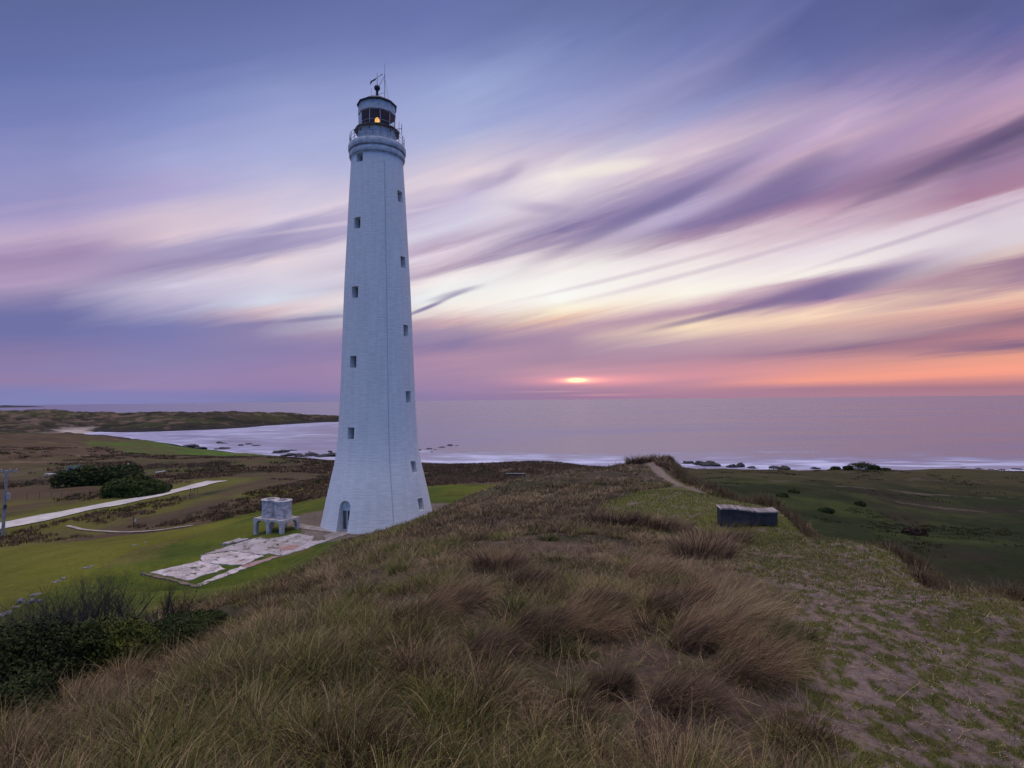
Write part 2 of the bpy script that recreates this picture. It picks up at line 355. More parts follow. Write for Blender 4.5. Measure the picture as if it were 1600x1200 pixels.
def bm_lathe(bm, prof, n=64, a0=0.0, close=True):
    rows = []
    for r, z in prof:
        rows.append([bm.verts.new((r*math.sin(a0+i*2*math.pi/n), -r*math.cos(a0+i*2*math.pi/n), z)) for i in range(n)])
    for p, q in zip(rows, rows[1:]):
        for i in range(n): bm.faces.new((p[i], p[(i+1) % n], q[(i+1) % n], q[i]))
    if close:
        bm.faces.new(rows[0][::-1]); bm.faces.new(rows[-1])
def bm_obj(name, bm, mat, parent=None, smooth=30, bevel=0.0):
    if bevel:
        bmesh.ops.bevel(bm, geom=[e for e in bm.edges if len(e.link_faces) == 2 and e.calc_face_angle(0) > .6], offset=bevel, segments=1, affect='EDGES')
    bmesh.ops.recalc_face_normals(bm, faces=bm.faces)
    if smooth:
        for f in bm.faces: f.smooth = True
        for e in bm.edges: e.smooth = (len(e.link_faces) == 2 and e.calc_face_angle(0) < R(smooth))
    me = bpy.data.meshes.new(name); bm.to_mesh(me); bm.free()
    return link(name, me, mat, parent)

# ------------------------------------------------------------------ ground
def pip(x, y, poly):
    ins = np.zeros(x.shape, bool); n = len(poly); j = n-1
    for i in range(n):
        xi, yi = poly[i][:2]; xj, yj = poly[j][:2]
        c = ((yi > y) != (yj > y)) & (x < (xj-xi)*(y-yi)/(yj-yi+1e-12)+xi); ins ^= c; j = i
    return ins
def pdist(x, y, line):
    d = np.full(x.shape, 1e9)
    for (x0, y0), (x1, y1) in zip(line, line[1:]):
        L2 = (x1-x0)**2+(y1-y0)**2; t_ = np.clip(((x-x0)*(x1-x0)+(y-y0)*(y1-y0))/L2, 0, 1)
        d = np.minimum(d, np.hypot(x-x0-t_*(x1-x0), y-y0-t_*(y1-y0)))
    return d
def polyw(uv, lo=1.0): return [at(u_, v_, lo)[:2] for u_, v_ in uv]
LAWN_P = polyw([(0, 955), (60, 915), (140, 880), (215, 848), (300, 825), (400, 800), (470, 785), (520, 775), (560, 770)], 20)
LAWN_P += [(-10, 92), (0, 92)] + polyw([(820, 752)], 70)+[(-2, 70), (-6, 60), (-10, 52)] + polyw([(520, 855), (430, 905), (330, 935), (200, 975), (120, 1000), (0, 1010)], 12)
LAWN_P += [(-60, 20)]
FIELD_P = polyw([(-60, 960), (-40, 862), (0, 858), (60, 852), (130, 845), (200, 836), (300, 824), (420, 800), (330, 828), (260, 846), (215, 856), (150, 890), (60, 930), (0, 962)], 25)
FAIR_P = polyw([(125, 690), (200, 688), (260, 690), (330, 697), (420, 707), (440, 714), (330, 712), (240, 712), (180, 702), (140, 696)], 150)
ROAD_L = polyw([(-60, 834), (0, 824), (70, 809), (140, 794), (200, 783), (260, 771), (300, 762), (340, 752)], 60)
LOOP_L = polyw([(105, 822), (150, 830), (200, 833), (250, 829), (300, 822)], 60)
C = lambda r, g, b: np.array([r, g, b])
def ground_colour(x, y, z):
    r = np.hypot(x, y)
    n1 = fbm(x*.9, y*.9, 21, 5, .6); n2 = fbm(x*5, y*5, 22, 4, .6); n3 = fbm(x/9, y/9, 23, 5, .6); n4 = fbm(x/45, y/45, 24, 5, .6); n5 = fbm(x*13, y*13, 62, 3, .6)
    def mx(a, b, t_): return a*(1-t_[:, None])+b*t_[:, None]
    one = np.ones_like(x)
    # dune soil / litter
    c = mx(C(.088, .062, .050)*one[:, None], C(.045, .040, .026), sstep(n1+.4*n5, -.14, .10))
    c = mx(c, C(.15, .11, .095), sstep(n2+.3*n5, .10, .28)*.5)
    c = mx(c, C(.055, .070, .020), sstep(n3*.6+n2*.5+.3*n5, .04, .16)*.5)
    # middle distance: brown heath with greener patches
    heath = mx(C(.092, .064, .042)*one[:, None], C(.078, .078, .028), sstep(n4+.5*n3, .02, .2))
    heath = mx(heath, C(.040, .034, .026), sstep(n3-.3*n4, .05, .22)*.8)
    heath = mx(heath, C(.12, .095, .062), sstep(fbm(x/25, y/60, 31, 4), .05, .2)*.6)
    c = mx(c, heath, sstep(r, 55, 85))
    # right valley: dark green
    val = mx(C(.020, .028, .010)*one[:, None], C(.042, .054, .016), sstep(n3+n4, -.1, .25))
    val = mx(val, C(.030, .024, .017), sstep(fbm(x/14, y/14, 33, 4), .04, .22)*.8)
    c = mx(c, val, sstep(x-edge_x(y)-np.clip(y-48, 0, 500)*.12, .8, 3.5)*sstep(z, 0, 3))
    val = mx(val, C(.066, .054, .028), sstep(y+60*n3, 105, 150)*.7)
    c = mx(c, val, sstep(x-edge_x(y)-np.clip(y-48, 0, 500)*.12, .8, 3.5)*sstep(z, 0, 3))
    for (ya, yb, za) in ((118, 122, 0), (150, 153, 1), (95, 97.5, 2), (175, 178, 3)):    # thin stony terrace lines in the valley
        yy = y+8*fbm(x/30, y/30, 40+za, 3)+(x-80)*.08
        c = mx(c, C(.10, .08, .065), ((yy > ya) & (yy < yb) & (x > 55+za*5) & (x < 125))*sstep(fbm(x/3, y/3, 50, 3), -.12, .1)*.75)
    # lawn round the lighthouse
    lawn = mx(C(.100, .115, .016)*one[:, None], C(.060, .085, .014), sstep(n3+.4*n1, -.15, .15))
    lawn = mx(lawn, C(.14, .115, .038), sstep(fbm(x/5, y/9, 26, 4), .06, .26)*.7)
    wob = 1.2*fbm(x/3, y/3, 27, 3)
    c = mx(c, lawn, pip(x+wob, y+wob, LAWN_P)*1.0)
    # field between the lawn edge and the road
    near_f = ((x < -30) & (y > 46) & (y < 118))*sstep(118-y, 0, 16)*sstep(fbm(x/12, y/12, 28, 4)+.12, -.1, .15)
    c = mx(c, C(.115, .115, .022), near_f*.75*(~pip(x, y, LAWN_P)))
    c = mx(c, C(.125, .128, .018)*(1+.35*n3[:, None]), pip(x+wob, y+wob, FIELD_P)*.9)
    # road verge
    c = mx(c, C(.12, .12, .026), (1-sstep(pdist(x, y, ROAD_L), 5, 12))*.8)
    # fairway
    c = mx(c, C(.070, .150, .018), pip(x+4*wob, y+5*wob, FAIR_P)*.95)
    # gravel apron round the tower
    dt = np.hypot(x-TX, y-TY)+1.6*fbm(x*.5, y*.5, 29, 3)
    c = mx(c, C(.17, .135, .120)*(1+.5*n2[:, None]), 1-sstep(dt+(y < 60)*2.0, 9.6, 10.8))
    # trampled shelf
    op = zone_open(x, y)
    mat_ = mx(C(.175, .130, .120)*one[:, None], C(.105, .078, .070), sstep(n1*.6+1.1*n5, -.2, .2))
    mat_ = mx(mat_, C(.060, .048, .040), sstep(n5+.5*n2, .02, .16)*.7)
    mat_ = mx(mat_, C(.080, .088, .018), sstep(n1*.35+n2*.6+1.1*n5+.07*sstep(y, 6, 12), -.07, .08)*.85)
    mat_ = mx(mat_, C(.115, .108, .026), (1-sstep(edge_x(y)-x+.5*n1, .3, 1.5))*sstep(n2+n5, -.3, .1)*.85)
    mat_ = mx(mat_, C(.110, .115, .030), sstep(y, 8, 13)*(1-sstep(y, 26, 30))*sstep(n2+n1*.5, -.22, .02)*.92)
    path = sstep(y, 22, 28)*(1-sstep(np.abs(x-np.interp(y, [20, 28, 34, 46, 60], [8.2, 9.0, 10, 11.0, 12])), .28, .55))
    mat_ = mx(mat_, C(.21, .165, .15), path*sstep(n2+.35, 0, .3))
    c = mx(c, mat_, op)
    # headland, sand and shore rock
    head = sstep(r, 700, 900)
    hc = mx(C(.058, .044, .030)*one[:, None], C(.028, .026, .020), sstep(fbm(x/28, y/28, 35, 5, .6), -.05, .1))
    hc = mx(hc, C(.052, .058, .024), sstep(fbm(x/80, y/80, 36, 4), .02, .16)*.8)
    hc = mx(hc, C(.15, .105, .08), sstep(fbm(x/22, y/22, 37, 4)+.08*(x < -.6*y), .10, .2)*.85)
    hc = mx(hc, C(.024, .024, .018), (1-sstep(z, 6, 14))*(x > -950)*sstep(fbm(x/20, y/20, 38, 4), -.15, .05)*.9)
    c = mx(c, hc, head)
    left_d = sstep(r, 180, 260)*(1-head)*sstep(-x, 120, 200)
    c = mx(c, C(.100, .066, .042), left_d*sstep(n4+.3*n3, -.2, .1)*.7)
    c = mx(c, C(.19, .13, .09), left_d*sstep(fbm(x/14, y/14, 39, 4), .17, .26)*.7)
    beach = (1-sstep(z, 2.0, 6.5))*sstep(-.73*y-x+90*fbm(x/40, y/40, 63, 3), -20, 25)*(y > 780)*(x > -1150)
    c = mx(c, C(.46, .38, .36), beach*1.0)
    rock = (1-sstep(z, 1.5, 5.5))*(1-beach)*sstep(r, 250, 300)
    c = mx(c, C(.032, .028, .030), rock*.95)
    return np.clip(c, 0, 1)
th_a = np.concatenate([np.linspace(-180, -60, 40, endpoint=False), np.linspace(-60, -48, 60, endpoint=False), np.linspace(-48, 48, 1000, endpoint=False), np.linspace(48, 60, 60, endpoint=False), np.linspace(60, 180, 41)])
th_a = np.radians(th_a)
r_a = np.concatenate([[.05, .4, .8, 1.2, 1.6], np.exp(np.linspace(math.log(1.9), math.log(2600), 760))])
def polar(th, rr):
    X = rr[:, None]*np.sin(th)[None, :]; Y = rr[:, None]*np.cos(th)[None, :]
    n, m = len(rr), len(th); i = np.arange(n-1)[:, None]*m + np.arange(m-1)[None, :]
    F = np.stack([i, i+m, i+m+1, i+1], -1).reshape(-1, 4)
    return X.ravel(), Y.ravel(), F[:, ::-1]
gx, gy, gf = polar(th_a, r_a)
gZ = ter(gx, gy)
gcol = ground_colour(gx, gy, gZ)
def ground_mat():
    m, t_, b = mat_new('dune_ground')
    at_ = t_.nodes.new('ShaderNodeAttribute'); at_.attribute_name = 'tint'
    g = t_.nodes.new('ShaderNodeTexCoord').outputs['Object']
    n1 = noise(g, 14, 6, .7); n2 = noise(g, 2.2, 5, .65); n3 = noise(g, .12, 6, .6)
    k = ramp01(n1, .25, .75, False)*.9 + ramp01(n2, .3, .7, False)*.4 + ramp01(n3, .3, .7, False)*.4 + .15
    c = cmix(1.0, at_.outputs['Color'], comb(k, k, k), 'MULTIPLY')
    t_.links.new(c, b.inputs['Base Color']); b.inputs['Roughness'].default_value = .95
    b.inputs['Specular IOR Level'].default_value = .08
    bp = t_.nodes.new('ShaderNodeBump'); bp.inputs['Strength'].default_value = .7; bp.inputs['Distance'].default_value = .05
    hh = noise(g, 22, 5, .7)*.6 + noise(g, 3.0, 5, .6)*2.0 + noise(g, .25, 5, .6)*10.0
    t_.links.new(hh.s, bp.inputs['Height']); t_.links.new(bp.outputs[0], b.inputs['Normal'])
    return m
MG = ground_mat()
og = link('ground', npmesh('ground', np.stack([gx, gy, gZ], 1), gf, True, gcol), MG)
tag(og, kind='structure')

# ------------------------------------------------------------------ sea
s_th = np.radians(np.concatenate([np.linspace(-180, -52, 60, endpoint=False), np.linspace(-52, 52, 700, endpoint=False), np.linspace(52, 180, 61)]))
s_r = np.concatenate([np.exp(np.linspace(math.log(150), math.log(2200), 520)), np.exp(np.linspace(math.log(2300), math.log(90000), 40))])
wx, wy, wf = polar(s_th, s_r)
dep = np.where(np.hypot(wx, wy) < 2590, -ter(wx, wy), 12)
surf = (1-sstep(dep+6*fbm(wx/45, wy/45, 61, 4), 4.0, 9.0))*(.25+.75*sstep(fbm(wx/30, wy/9, 60, 4)+.16, .0, .3))
_wr = np.hypot(wx, wy); surf = surf*np.where(wx > -.25*wy, 1-sstep(_wr, 520, 720), .75)
surf = np.maximum(surf, (1-sstep(dep, 0, 1.6)))
osea = link('sea', npmesh('sea', np.stack([wx, wy, np.zeros_like(wx)], 1), wf, True, attrs={'surf': surf}), None)
tag(osea, kind='structure')
def sea_mat():
    m, t_, b = mat_new('sea_water')
    a_ = t_.nodes.new('ShaderNodeAttribute'); a_.attribute_name = 'surf'; sf = E(a_.outputs['Fac'])
    sp = t_.nodes.new('ShaderNodeSeparateXYZ'); t_.links.new(t_.nodes.new('ShaderNodeTexCoord').outputs['Object'], sp.inputs[0])
    X, Y = E(sp.outputs[0]), E(sp.outputs[1])
    l1 = noise(comb(X*.0012+Y*.0006, Y*.0065-X*.0010), 1, 2.5, .5, .8)
    l2 = noise(comb(X*.0003, Y*.0014-X*.0003), 1, 3, .55, .8)
    rr_ = _m('SQRT', X*X + Y*Y); fd = 1.0 - ramp01(rr_, 1200, 7000)
    k = (ramp01(l1, .40, .68)*.55 + ramp01(l2, .36, .68)*.45)*fd + (1.0-fd)*.35
    c = cmix(k, (.085, .078, .18), (.21, .18, .34))
    fine = noise(comb(X*.03, Y*.06), 1, 4, .6, .6)
    foam = _m('MULTIPLY', sf, ramp01(fine, .2, .55)*.6+.4)
    t_.links.new(cmix(foam, c, (.60, .62, .86)), b.inputs['Base Color'])
    b.inputs['IOR'].default_value = 1.33; b.inputs['Specular IOR Level'].default_value = .5
    t_.links.new((.22 + k*.16 + foam*.4).s, b.inputs['Roughness'])
    return m
osea.data.materials.append(sea_mat())
#@@OBJECTS
# ------------------------------------------------------------------ draped sheets: road, tracks, paths
def ribbon(name, line, width, mat, lift=.04, step=.8, wob=.3):
    L = [np.array(p[:2], float) for p in line]; pts_ = []
    for a, b in zip(L, L[1:]):
        n = max(2, int(np.linalg.norm(b-a)/step))
        for i in range(n): pts_.append(a+(b-a)*i/n)
    pts_.append(L[-1]); pts_ = np.array(pts_)
    for _ in range(6): pts_[1:-1] = (pts_[:-2]+2*pts_[1:-1]+pts_[2:])/4
    tg = np.gradient(pts_, axis=0); tg /= np.linalg.norm(tg, axis=1)[:, None]; nr = np.stack([-tg[:, 1], tg[:, 0]], 1)
    m = 9; k = np.linspace(-.5, .5, m); n = len(pts_)
    s_ = np.arange(n)*step
    wl = width*(1+wob*fbm(s_/4, s_*0+3.3, 71, 3)); 
    XY = pts_[:, None, :] + nr[:, None, :]*(k[None, :, None]*wl[:, None, None])
    x, y = XY[..., 0].ravel(), XY[..., 1].ravel()
    z = ter(x, y) + lift
    i = np.arange(n-1)[:, None]*m+np.arange(m-1)[None, :]
    F = np.stack([i, i+1, i+m+1, i+m], -1).reshape(-1, 4)
    o = link(name, npmesh(name, np.stack([x, y, z], 1), F), mat); tag(o, kind='structure'); return o
M_road = simple('pale_gravel', (.60, .56, .56), .9, .25, .5, .2)
M_track = simple('worn_track', (.40, .36, .34), .95, .35, .8, .2)
M_conc = simple('old_concrete_path', (.33, .29, .28), .9, .35, 1.5, .3)
ribbon('road', ROAD_L, 4.6, M_road, .12, 1.5, .25)
ribbon('track', LOOP_L, .6, M_track, .10, 1.0, .5)
ribbon('path', polyw([(463, 821), (500, 827), (540, 833)], 30), 1.2, M_conc, .05, .5, .1)
ribbon('path', polyw([(508, 842), (528, 837), (545, 832)], 30), 1.6, M_conc, .055, .5, .2)

# ------------------------------------------------------------------ lighthouse
def paint_mat():
    m, t_, b = mat_new('painted_masonry')
    sp = t_.nodes.new('ShaderNodeSeparateXYZ'); g = t_.nodes.new('ShaderNodeTexCoord').outputs['Object']; t_.links.new(g, sp.inputs[0])
    x, y, z = (E(sp.outputs[i]) for i in range(3))
    a = _m('ARCTAN2', x, _m('MULTIPLY', y, -1.0))*4.4
    br = t_.nodes.new('ShaderNodeTexBrick'); br.inputs['Scale'].default_value = 1.0
    br.inputs['Brick Width'].default_value = .8; br.inputs['Row Height'].default_value = .30; br.inputs['Mortar Size'].default_value = .022; br.inputs['Mortar Smooth'].default_value = .6; br.inputs['Bias'].default_value = 0
    br.inputs['Color1'].default_value = (.85, .85, .85, 1); br.inputs['Color2'].default_value = (1, 1, 1, 1); br.inputs['Mortar'].default_value = (.5, .5, .5, 1)
    wob = noise(comb(a*.8, z*.8, 0.0), 1, 3, .5)
    t_.links.new(comb(a + wob*.05, z + (wob-.5)*.10, 0.0), br.inputs['Vector'])
    st = noise(comb(a*.9, z*7.0, 2.0), 1, 5, .65)         # course-wise streaks
    rn = noise(comb(a*2.2, z*.16, 5.0), 1, 4, .55)        # rain runs
    big = noise(comb(a*.35, z*.22, 9.0), 1, 4, .6)
    k = .60 + ramp01(st, .36, .66)*.26 + ramp01(rn, .35, .65)*.12 + ramp01(big, .3, .7)*.05
    spots = ramp01(noise(comb(a*3.0, z*4.0, 14.0), 1, 4, .7), .68, .76)*.5
    c = cmix(k, (.40, .42, .46), (.84, .85, .86))
    c = cmix(.16, c, br.outputs['Color'], 'MULTIPLY')
    c = cmix(spots*.5, c, (.22, .23, .27))
    t_.links.new(c, b.inputs['Base Color']); b.inputs['Roughness'].default_value = .7
    bp = t_.nodes.new('ShaderNodeBump'); bp.inputs['Strength'].default_value = .6; bp.inputs['Distance'].default_value = .03
    hs = E(br.outputs['Fac'])*-.3 + st*1.2 + noise(comb(a*6, z*9, 1.0), 1, 4, .6)*.5
    t_.links.new(hs.s, bp.inputs['Height']); t_.links.new(bp.outputs[0], b.inputs['Normal'])
    return m
M_paint = paint_mat()
M_white = simple('white_paint', (.62, .64, .66), .55, .2, 3, .1)
M_drum = simple('dull_white_paint', (.60, .62, .66), .6, .3, 2.0, .15)
M_dark = simple('dark_iron', (.055, .06, .075), .6, .4, 4, .2)
M_rust = simple('stained_iron', (.17, .15, .145), .8, .5, 3, .3)
M_galv2 = simple('dull_grey_metal', (.24, .26, .31), .6, .3, 4, .1)
M_inner = simple('inner_ceiling', (.10, .045, .035), .8, .3, 3, 0)
M_glassd_shade = simple('dark_glass_and_hole_shade', (.02, .022, .03), .15, .2, 3, 0)  # window and door panes, plus the painted shade in the tank openings
def glass_mat():
    m, t_, b = mat_new('lantern_glass'); t_.nodes.remove(b)
    tr = t_.nodes.new('ShaderNodeBsdfTransparent'); tr.inputs[0].default_value = (.88, .93, .92, 1)
    gl = t_.nodes.new('ShaderNodeBsdfGlossy'); gl.inputs['Roughness'].default_value = .03
    fr = t_.nodes.new('ShaderNodeFresnel'); fr.inputs[0].default_value = 1.5; mx = t_.nodes.new('ShaderNodeMixShader')
    t_.links.new(fr.outputs[0], mx.inputs[0]); t_.links.new(tr.outputs[0], mx.inputs[1]); t_.links.new(gl.outputs[0], mx.inputs[2])
    t_.links.new(mx.outputs[0], t_.nodes['Material Output'].inputs[0]); return m
M_glass = glass_mat()
m, t_, b = mat_new('lamp_glow'); b.inputs['Base Color'].default_value = (.8, .4, .1, 1)
g_ = t_.nodes.new('ShaderNodeTexCoord').outputs['Object']
t_.links.new(cmix(ramp01(noise(g_, 5, 3, .5), .35, .65), (1, .30, .03), (1, .62, .20)), b.inputs['Emission Color']); b.inputs['Emission Strength'].default_value = 1.3
M_lamp = m
m, t_, b = mat_new('lamp_core'); b.inputs['Emission Color'].default_value = (1, .86, .6, 1); b.inputs['Emission Strength'].default_value = 6
M_core = m

LZ = TZ; RZ = math.atan2(14.6, 62.0)
prof = [(6.45, 37.4), (5.95, 39.0), (5.48, 41.3), (5.05, 43.35), (4.55, 45.4), (4.33, 46.85), (4.17, 48.6), (4.0, 52), (3.87, 55.2), (3.72, 59.4), (3.5, 65), (3.35, 67.8), (3.0, 74.7), (2.83, 77.5), (2.80, 78.4)]
pz = np.array([p[1] for p in prof]); pr = np.array([p[0] for p in prof])
def smooth_r(z):
    ks = np.linspace(-1.1, 1.1, 9); return float(np.mean(np.interp(np.clip(z+ks, 37.4, 78.4), pz, pr))) if 38.6 < z < 77.3 else float(np.interp(z, pz, pr))
LH = empty('lighthouse', (TX, TY, LZ), RZ)
tag(LH, 'tall white tapering masonry lighthouse with a lit amber lamp in its glazed lantern', 'lighthouse')
bm = bmesh.new(); zz = list(np.arange(37.4, 78.4, .45)) + [78.4]
bm_lathe(bm, [(smooth_r(z), z-LZ) for z in zz], 128)
bmesh.ops.recalc_face_normals(bm, faces=bm.faces)
me = bpy.data.meshes.new('shaft'); bm.to_mesh(me); bm.free()
shaft = link('shaft', me, M_paint, LH)
def zfeat(v, ang):
    z = 60.0
    for _ in range(6): z = 52+(626.3-v)*(62-np.interp(z, pz, pr)*math.cos(ang))/FPX
    return z
cut = bmesh.new(); wins = []
for v, side in ((241, 0), (301, 1), (347, 0), (406, 1), (456, 0), (515, 1), (565, 0), (620, 1), (676, 0), (731, 1), (790, 1)):
    ang = R(-41) if side == 0 else R(52); z = zfeat(v, ang); r = float(np.interp(z, pz, pr)); r_in = r-.85
    Mx = Matrix.Rotation(ang, 4, 'Z'); wins.append((ang, z, r, r_in, Mx))
    bm_box(cut, -.43, .43, -(r+1.2), -r_in, z-.61-LZ, z+.61-LZ, Mx)
DA = R(-37); Md = Matrix.Rotation(DA, 4, 'Z'); dw, dh = .68, 2.45; r_door = 4.98
def arch(bm, w, h, y0, y1, z0, Mx, n=14):
    ring = [(-w, z0), (w, z0), (w, z0+h)] + [(w*math.cos(i*math.pi/n), z0+h+w*math.sin(i*math.pi/n)) for i in range(1, n)] + [(-w, z0+h)]
    A_ = [bm.verts.new(Mx@Vector((x, y0, z))) for x, z in ring]; B_ = [bm.verts.new(Mx@Vector((x, y1, z))) for x, z in ring]
    bm.faces.new(A_); bm.faces.new(B_[::-1])
    for i in range(len(ring)): bm.faces.new((A_[i], B_[i], B_[(i+1) % len(ring)], A_[(i+1) % len(ring)]))
arch(cut, dw, dh, -8.0, -r_door, -.05, Md)
bmesh.ops.recalc_face_normals(cut, faces=cut.faces)
mc = bpy.data.meshes.new('cutter'); cut.to_mesh(mc); cut.free(); oc = bpy.data.objects.new('cutter', mc); COL.objects.link(oc); oc.parent = LH
mod = shaft.modifiers.new('openings', 'BOOLEAN'); mod.object = oc; mod.operation = 'DIFFERENCE'; mod.solver = 'EXACT'
bpy.context.view_layer.update()
me2 = bpy.data.meshes.new_from_object(shaft.evaluated_get(bpy.context.evaluated_depsgraph_get()))
shaft.modifiers.clear(); shaft.data = me2; me2.name = 'shaft'
bpy.data.objects.remove(oc)
bm = bmesh.new(); bm.from_mesh(me2)
for f in bm.faces: f.smooth = True
for e in bm.edges: e.smooth = len(e.link_faces) == 2 and e.calc_face_angle(0) < R(28)
bm.to_mesh(me2); bm.free()
for ang, z, r, r_in, Mx in wins:
    bm = bmesh.new(); y1 = -r_in-.003
    for x0, x1, z0, z1 in ((-.43, -.35, -.61, .61), (.35, .43, -.61, .61), (-.35, .35, .53, .61), (-.35, .35, -.61, -.53), (-.025, .025, -.53, .53)):
        bm_box(bm, x0, x1, y1-.07, y1, z-LZ+z0, z-LZ+z1, Mx)
    w_ = bm_obj('window', bm, M_rust, LH, 0)
    bm = bmesh.new(); bm_box(bm, -.35, .35, y1-.03, y1-.005, z-LZ-.53, z-LZ+.53, Mx); bm_obj('pane', bm, M_glassd_shade, w_, 0)
# door: white arched frame, fanlight, two leaves with a glazed panel
bm = bmesh.new(); y1 = -r_door-.004
arch(bm, dw-.005, dh, y1-.05, y1, 0.0, Md); dfr = bm_obj('door', bm, M_white, LH, 20)
bm = bmesh.new(); bm_box(bm, -.62, .62, y1-.14, y1-.05, 2.12, 2.24, Md); bm_box(bm, -.66, -.56, y1-.14, y1-.05, 0, 2.12, Md); bm_box(bm, .56, .66, y1-.14, y1-.05, 0, 2.12, Md); bm_box(bm, -.05, .05, y1-.12, y1-.05, 0, 2.12, Md)
bm_obj('door_frame', bm, M_white, dfr, 0)
for z0, z1 in ((.25, .95), (1.1, 2.0)):
    bm = bmesh.new(); bm_box(bm, .10, .52, y1-.075, y1-.052, z0, z1, Md); bm_obj('pane', bm, M_glassd_shade, dfr, 0)
bm = bmesh.new(); bm_box(bm, -.52, -.10, y1-.07, y1-.052, .2, 2.0, Md); bm_obj('door_leaf', bm, simple('grey_green_door', (.10, .12, .13), .6, .3, 3, .1), dfr, 0)
bm = bmesh.new(); bm_box(bm, -.95, .95, -(5.95+.45), -(5.95-.9), -.5, .03, Md); bm_obj('doorstep', bm, M_conc, LH, 0, .02)
# lightning conductor
bm = bmesh.new(); ca = R(14.5)
pts_c = [((smooth_r(z)+.03)*math.sin(ca), -(smooth_r(z)+.03)*math.cos(ca), z-LZ) for z in np.arange(39.0, 78.4, 1.1)]
for a, b_ in zip(pts_c, pts_c[1:]): bm_tube(bm, a, b_, .014, n=6)
bm_obj('lightning_cable', bm, simple('painted_cable', (.30, .32, .36), .6, .3, 3, 0), LH)
# gallery
bm = bmesh.new()
bm_lathe(bm, [(r, z-LZ) for r, z in ((2.6, 78.2), (2.84, 78.28), (2.84, 78.4), (2.95, 78.45), (3.0, 78.62), (3.0, 78.86), (2.95, 79.0), (2.86, 79.03), (2.86, 79.14), (3.05, 79.16), (3.10, 79.3), (3.10, 79.72), (3.05, 79.86), (2.0, 79.9))], 128)
gal = bm_obj('gallery', bm, M_drum, LH)
bm = bmesh.new(); RR = 2.93
for i in range(24):
    a = i*math.pi/12+.1; x, y = RR*math.sin(a), -RR*math.cos(a); bm_tube(bm, (x, y, 79.85-LZ), (x, y, 80.98-LZ), .032, n=6)
for h in (80.2, 80.58, 80.95):
    for i in range(72):
        a, b_ = i*math.pi/36, (i+1)*math.pi/36; bm_tube(bm, (RR*math.sin(a), -RR*math.cos(a), h-LZ), (RR*math.sin(b_), -RR*math.cos(b_), h-LZ), .022, n=5, caps=False)
bm_obj('railing', bm, M_galv2, gal)
# lantern
NL = 11; A0 = R(-23.6)
bm = bmesh.new(); bm_lathe(bm, [(2.06, 79.88-LZ), (2.06, 80.4-LZ), (2.08, 80.42-LZ), (2.08, 80.46-LZ), (2.06, 80.48-LZ), (2.06, 81.0-LZ), (2.08, 81.02-LZ), (2.08, 81.06-LZ), (2.06, 81.08-LZ), (2.06, 81.5-LZ)], 44)
bm_obj('lantern_base', bm, M_drum, LH, 40)
bm = bmesh.new(); bm_lathe(bm, [(2.0, 81.42-LZ), (2.48, 81.50-LZ), (2.50, 81.62-LZ), (1.8, 81.64-LZ)], NL, A0)
for i in range(NL):
    a = A0+i*2*math.pi/NL; Mx = Matrix.Rotation(a, 4, 'Z')
    v = [(-.03, -2.05, 81.05), (.03, -2.05, 81.05), (-.05, -2.05, 81.45), (.05, -2.05, 81.45), (-.05, -2.42, 81.47), (.05, -2.42, 81.47), (-.03, -2.2, 81.3), (.03, -2.2, 81.3)]
    q = [bm.verts.new(Mx@Vector((p[0], p[1], p[2]-LZ))) for p in v]
    for f in ((0, 2, 4, 6), (1, 7, 5, 3), (0, 6, 7, 1), (6, 4, 5, 7), (2, 3, 5, 4)): bm.faces.new([q[k] for k in f])
bm_obj('lantern_gallery', bm, M_rust, LH, 20)
LR = bm_obj('lantern_room', (lambda b_: (bm_lathe(b_, [(2.0, 83.38-LZ), (2.06, 83.40-LZ), (2.06, 83.46-LZ), (2.03, 83.48-LZ), (2.03, 84.4-LZ), (1.7, 84.41-LZ)], NL, A0, False), b_)[1])(bmesh.new()), M_drum, LH, 20)
bm = bmesh.new(); bm_lathe(bm, [(1.98, 83.385-LZ), (1.2, 83.9-LZ), (.2, 84.2-LZ)], NL, A0, False); bm_obj('ceiling', bm, M_inner, LR, 20)
bm = bmesh.new(); pr_ = 1.98
def poly(a, z, r=pr_): return (r*math.sin(a), -r*math.cos(a), z-LZ)
for i in range(NL):
    a, b_ = A0+i*2*math.pi/NL, A0+(i+1)*2*math.pi/NL
    bm_tube(bm, poly(a, 81.62), poly(a, 83.42), .028, n=6)
    for z in (81.68, 82.25, 83.34): bm_tube(bm, poly(a, z), poly(b_, z), .016, n=5)
bm_obj('mullion', bm, M_white, LR)
for i in range(NL):
    a, b_ = A0+i*2*math.pi/NL, A0+(i+1)*2*math.pi/NL; bm = bmesh.new()
    vs = [bm.verts.new(p) for p in (poly(a, 81.63), poly(b_, 81.63), poly(b_, 83.39), poly(a, 83.39))]; bm.faces.new(vs); bm_obj('pane', bm, M_glass, LR, 0)
bm = bmesh.new(); bm_lathe(bm, [(.0, 82.15-LZ), (.22, 82.2-LZ), (.28, 82.4-LZ), (.22, 82.66-LZ), (.25, 82.78-LZ), (.25, 83.05-LZ), (.15, 83.25-LZ), (0, 83.28-LZ)], 20, close=False)
lens = bm_obj('lamp', bm, M_lamp, LH)
bm = bmesh.new(); bmesh.ops.create_icosphere(bm, subdivisions=2, radius=.13, matrix=Matrix.Translation((.07, -.24, 82.45-LZ))); bm_obj('bulb', bm, M_core, lens)
bm = bmesh.new(); bm_lathe(bm, [(.30, 81.64-LZ), (.22, 81.7-LZ), (.16, 82.08-LZ)], 16); bm_obj('pedestal', bm, M_dark, lens)
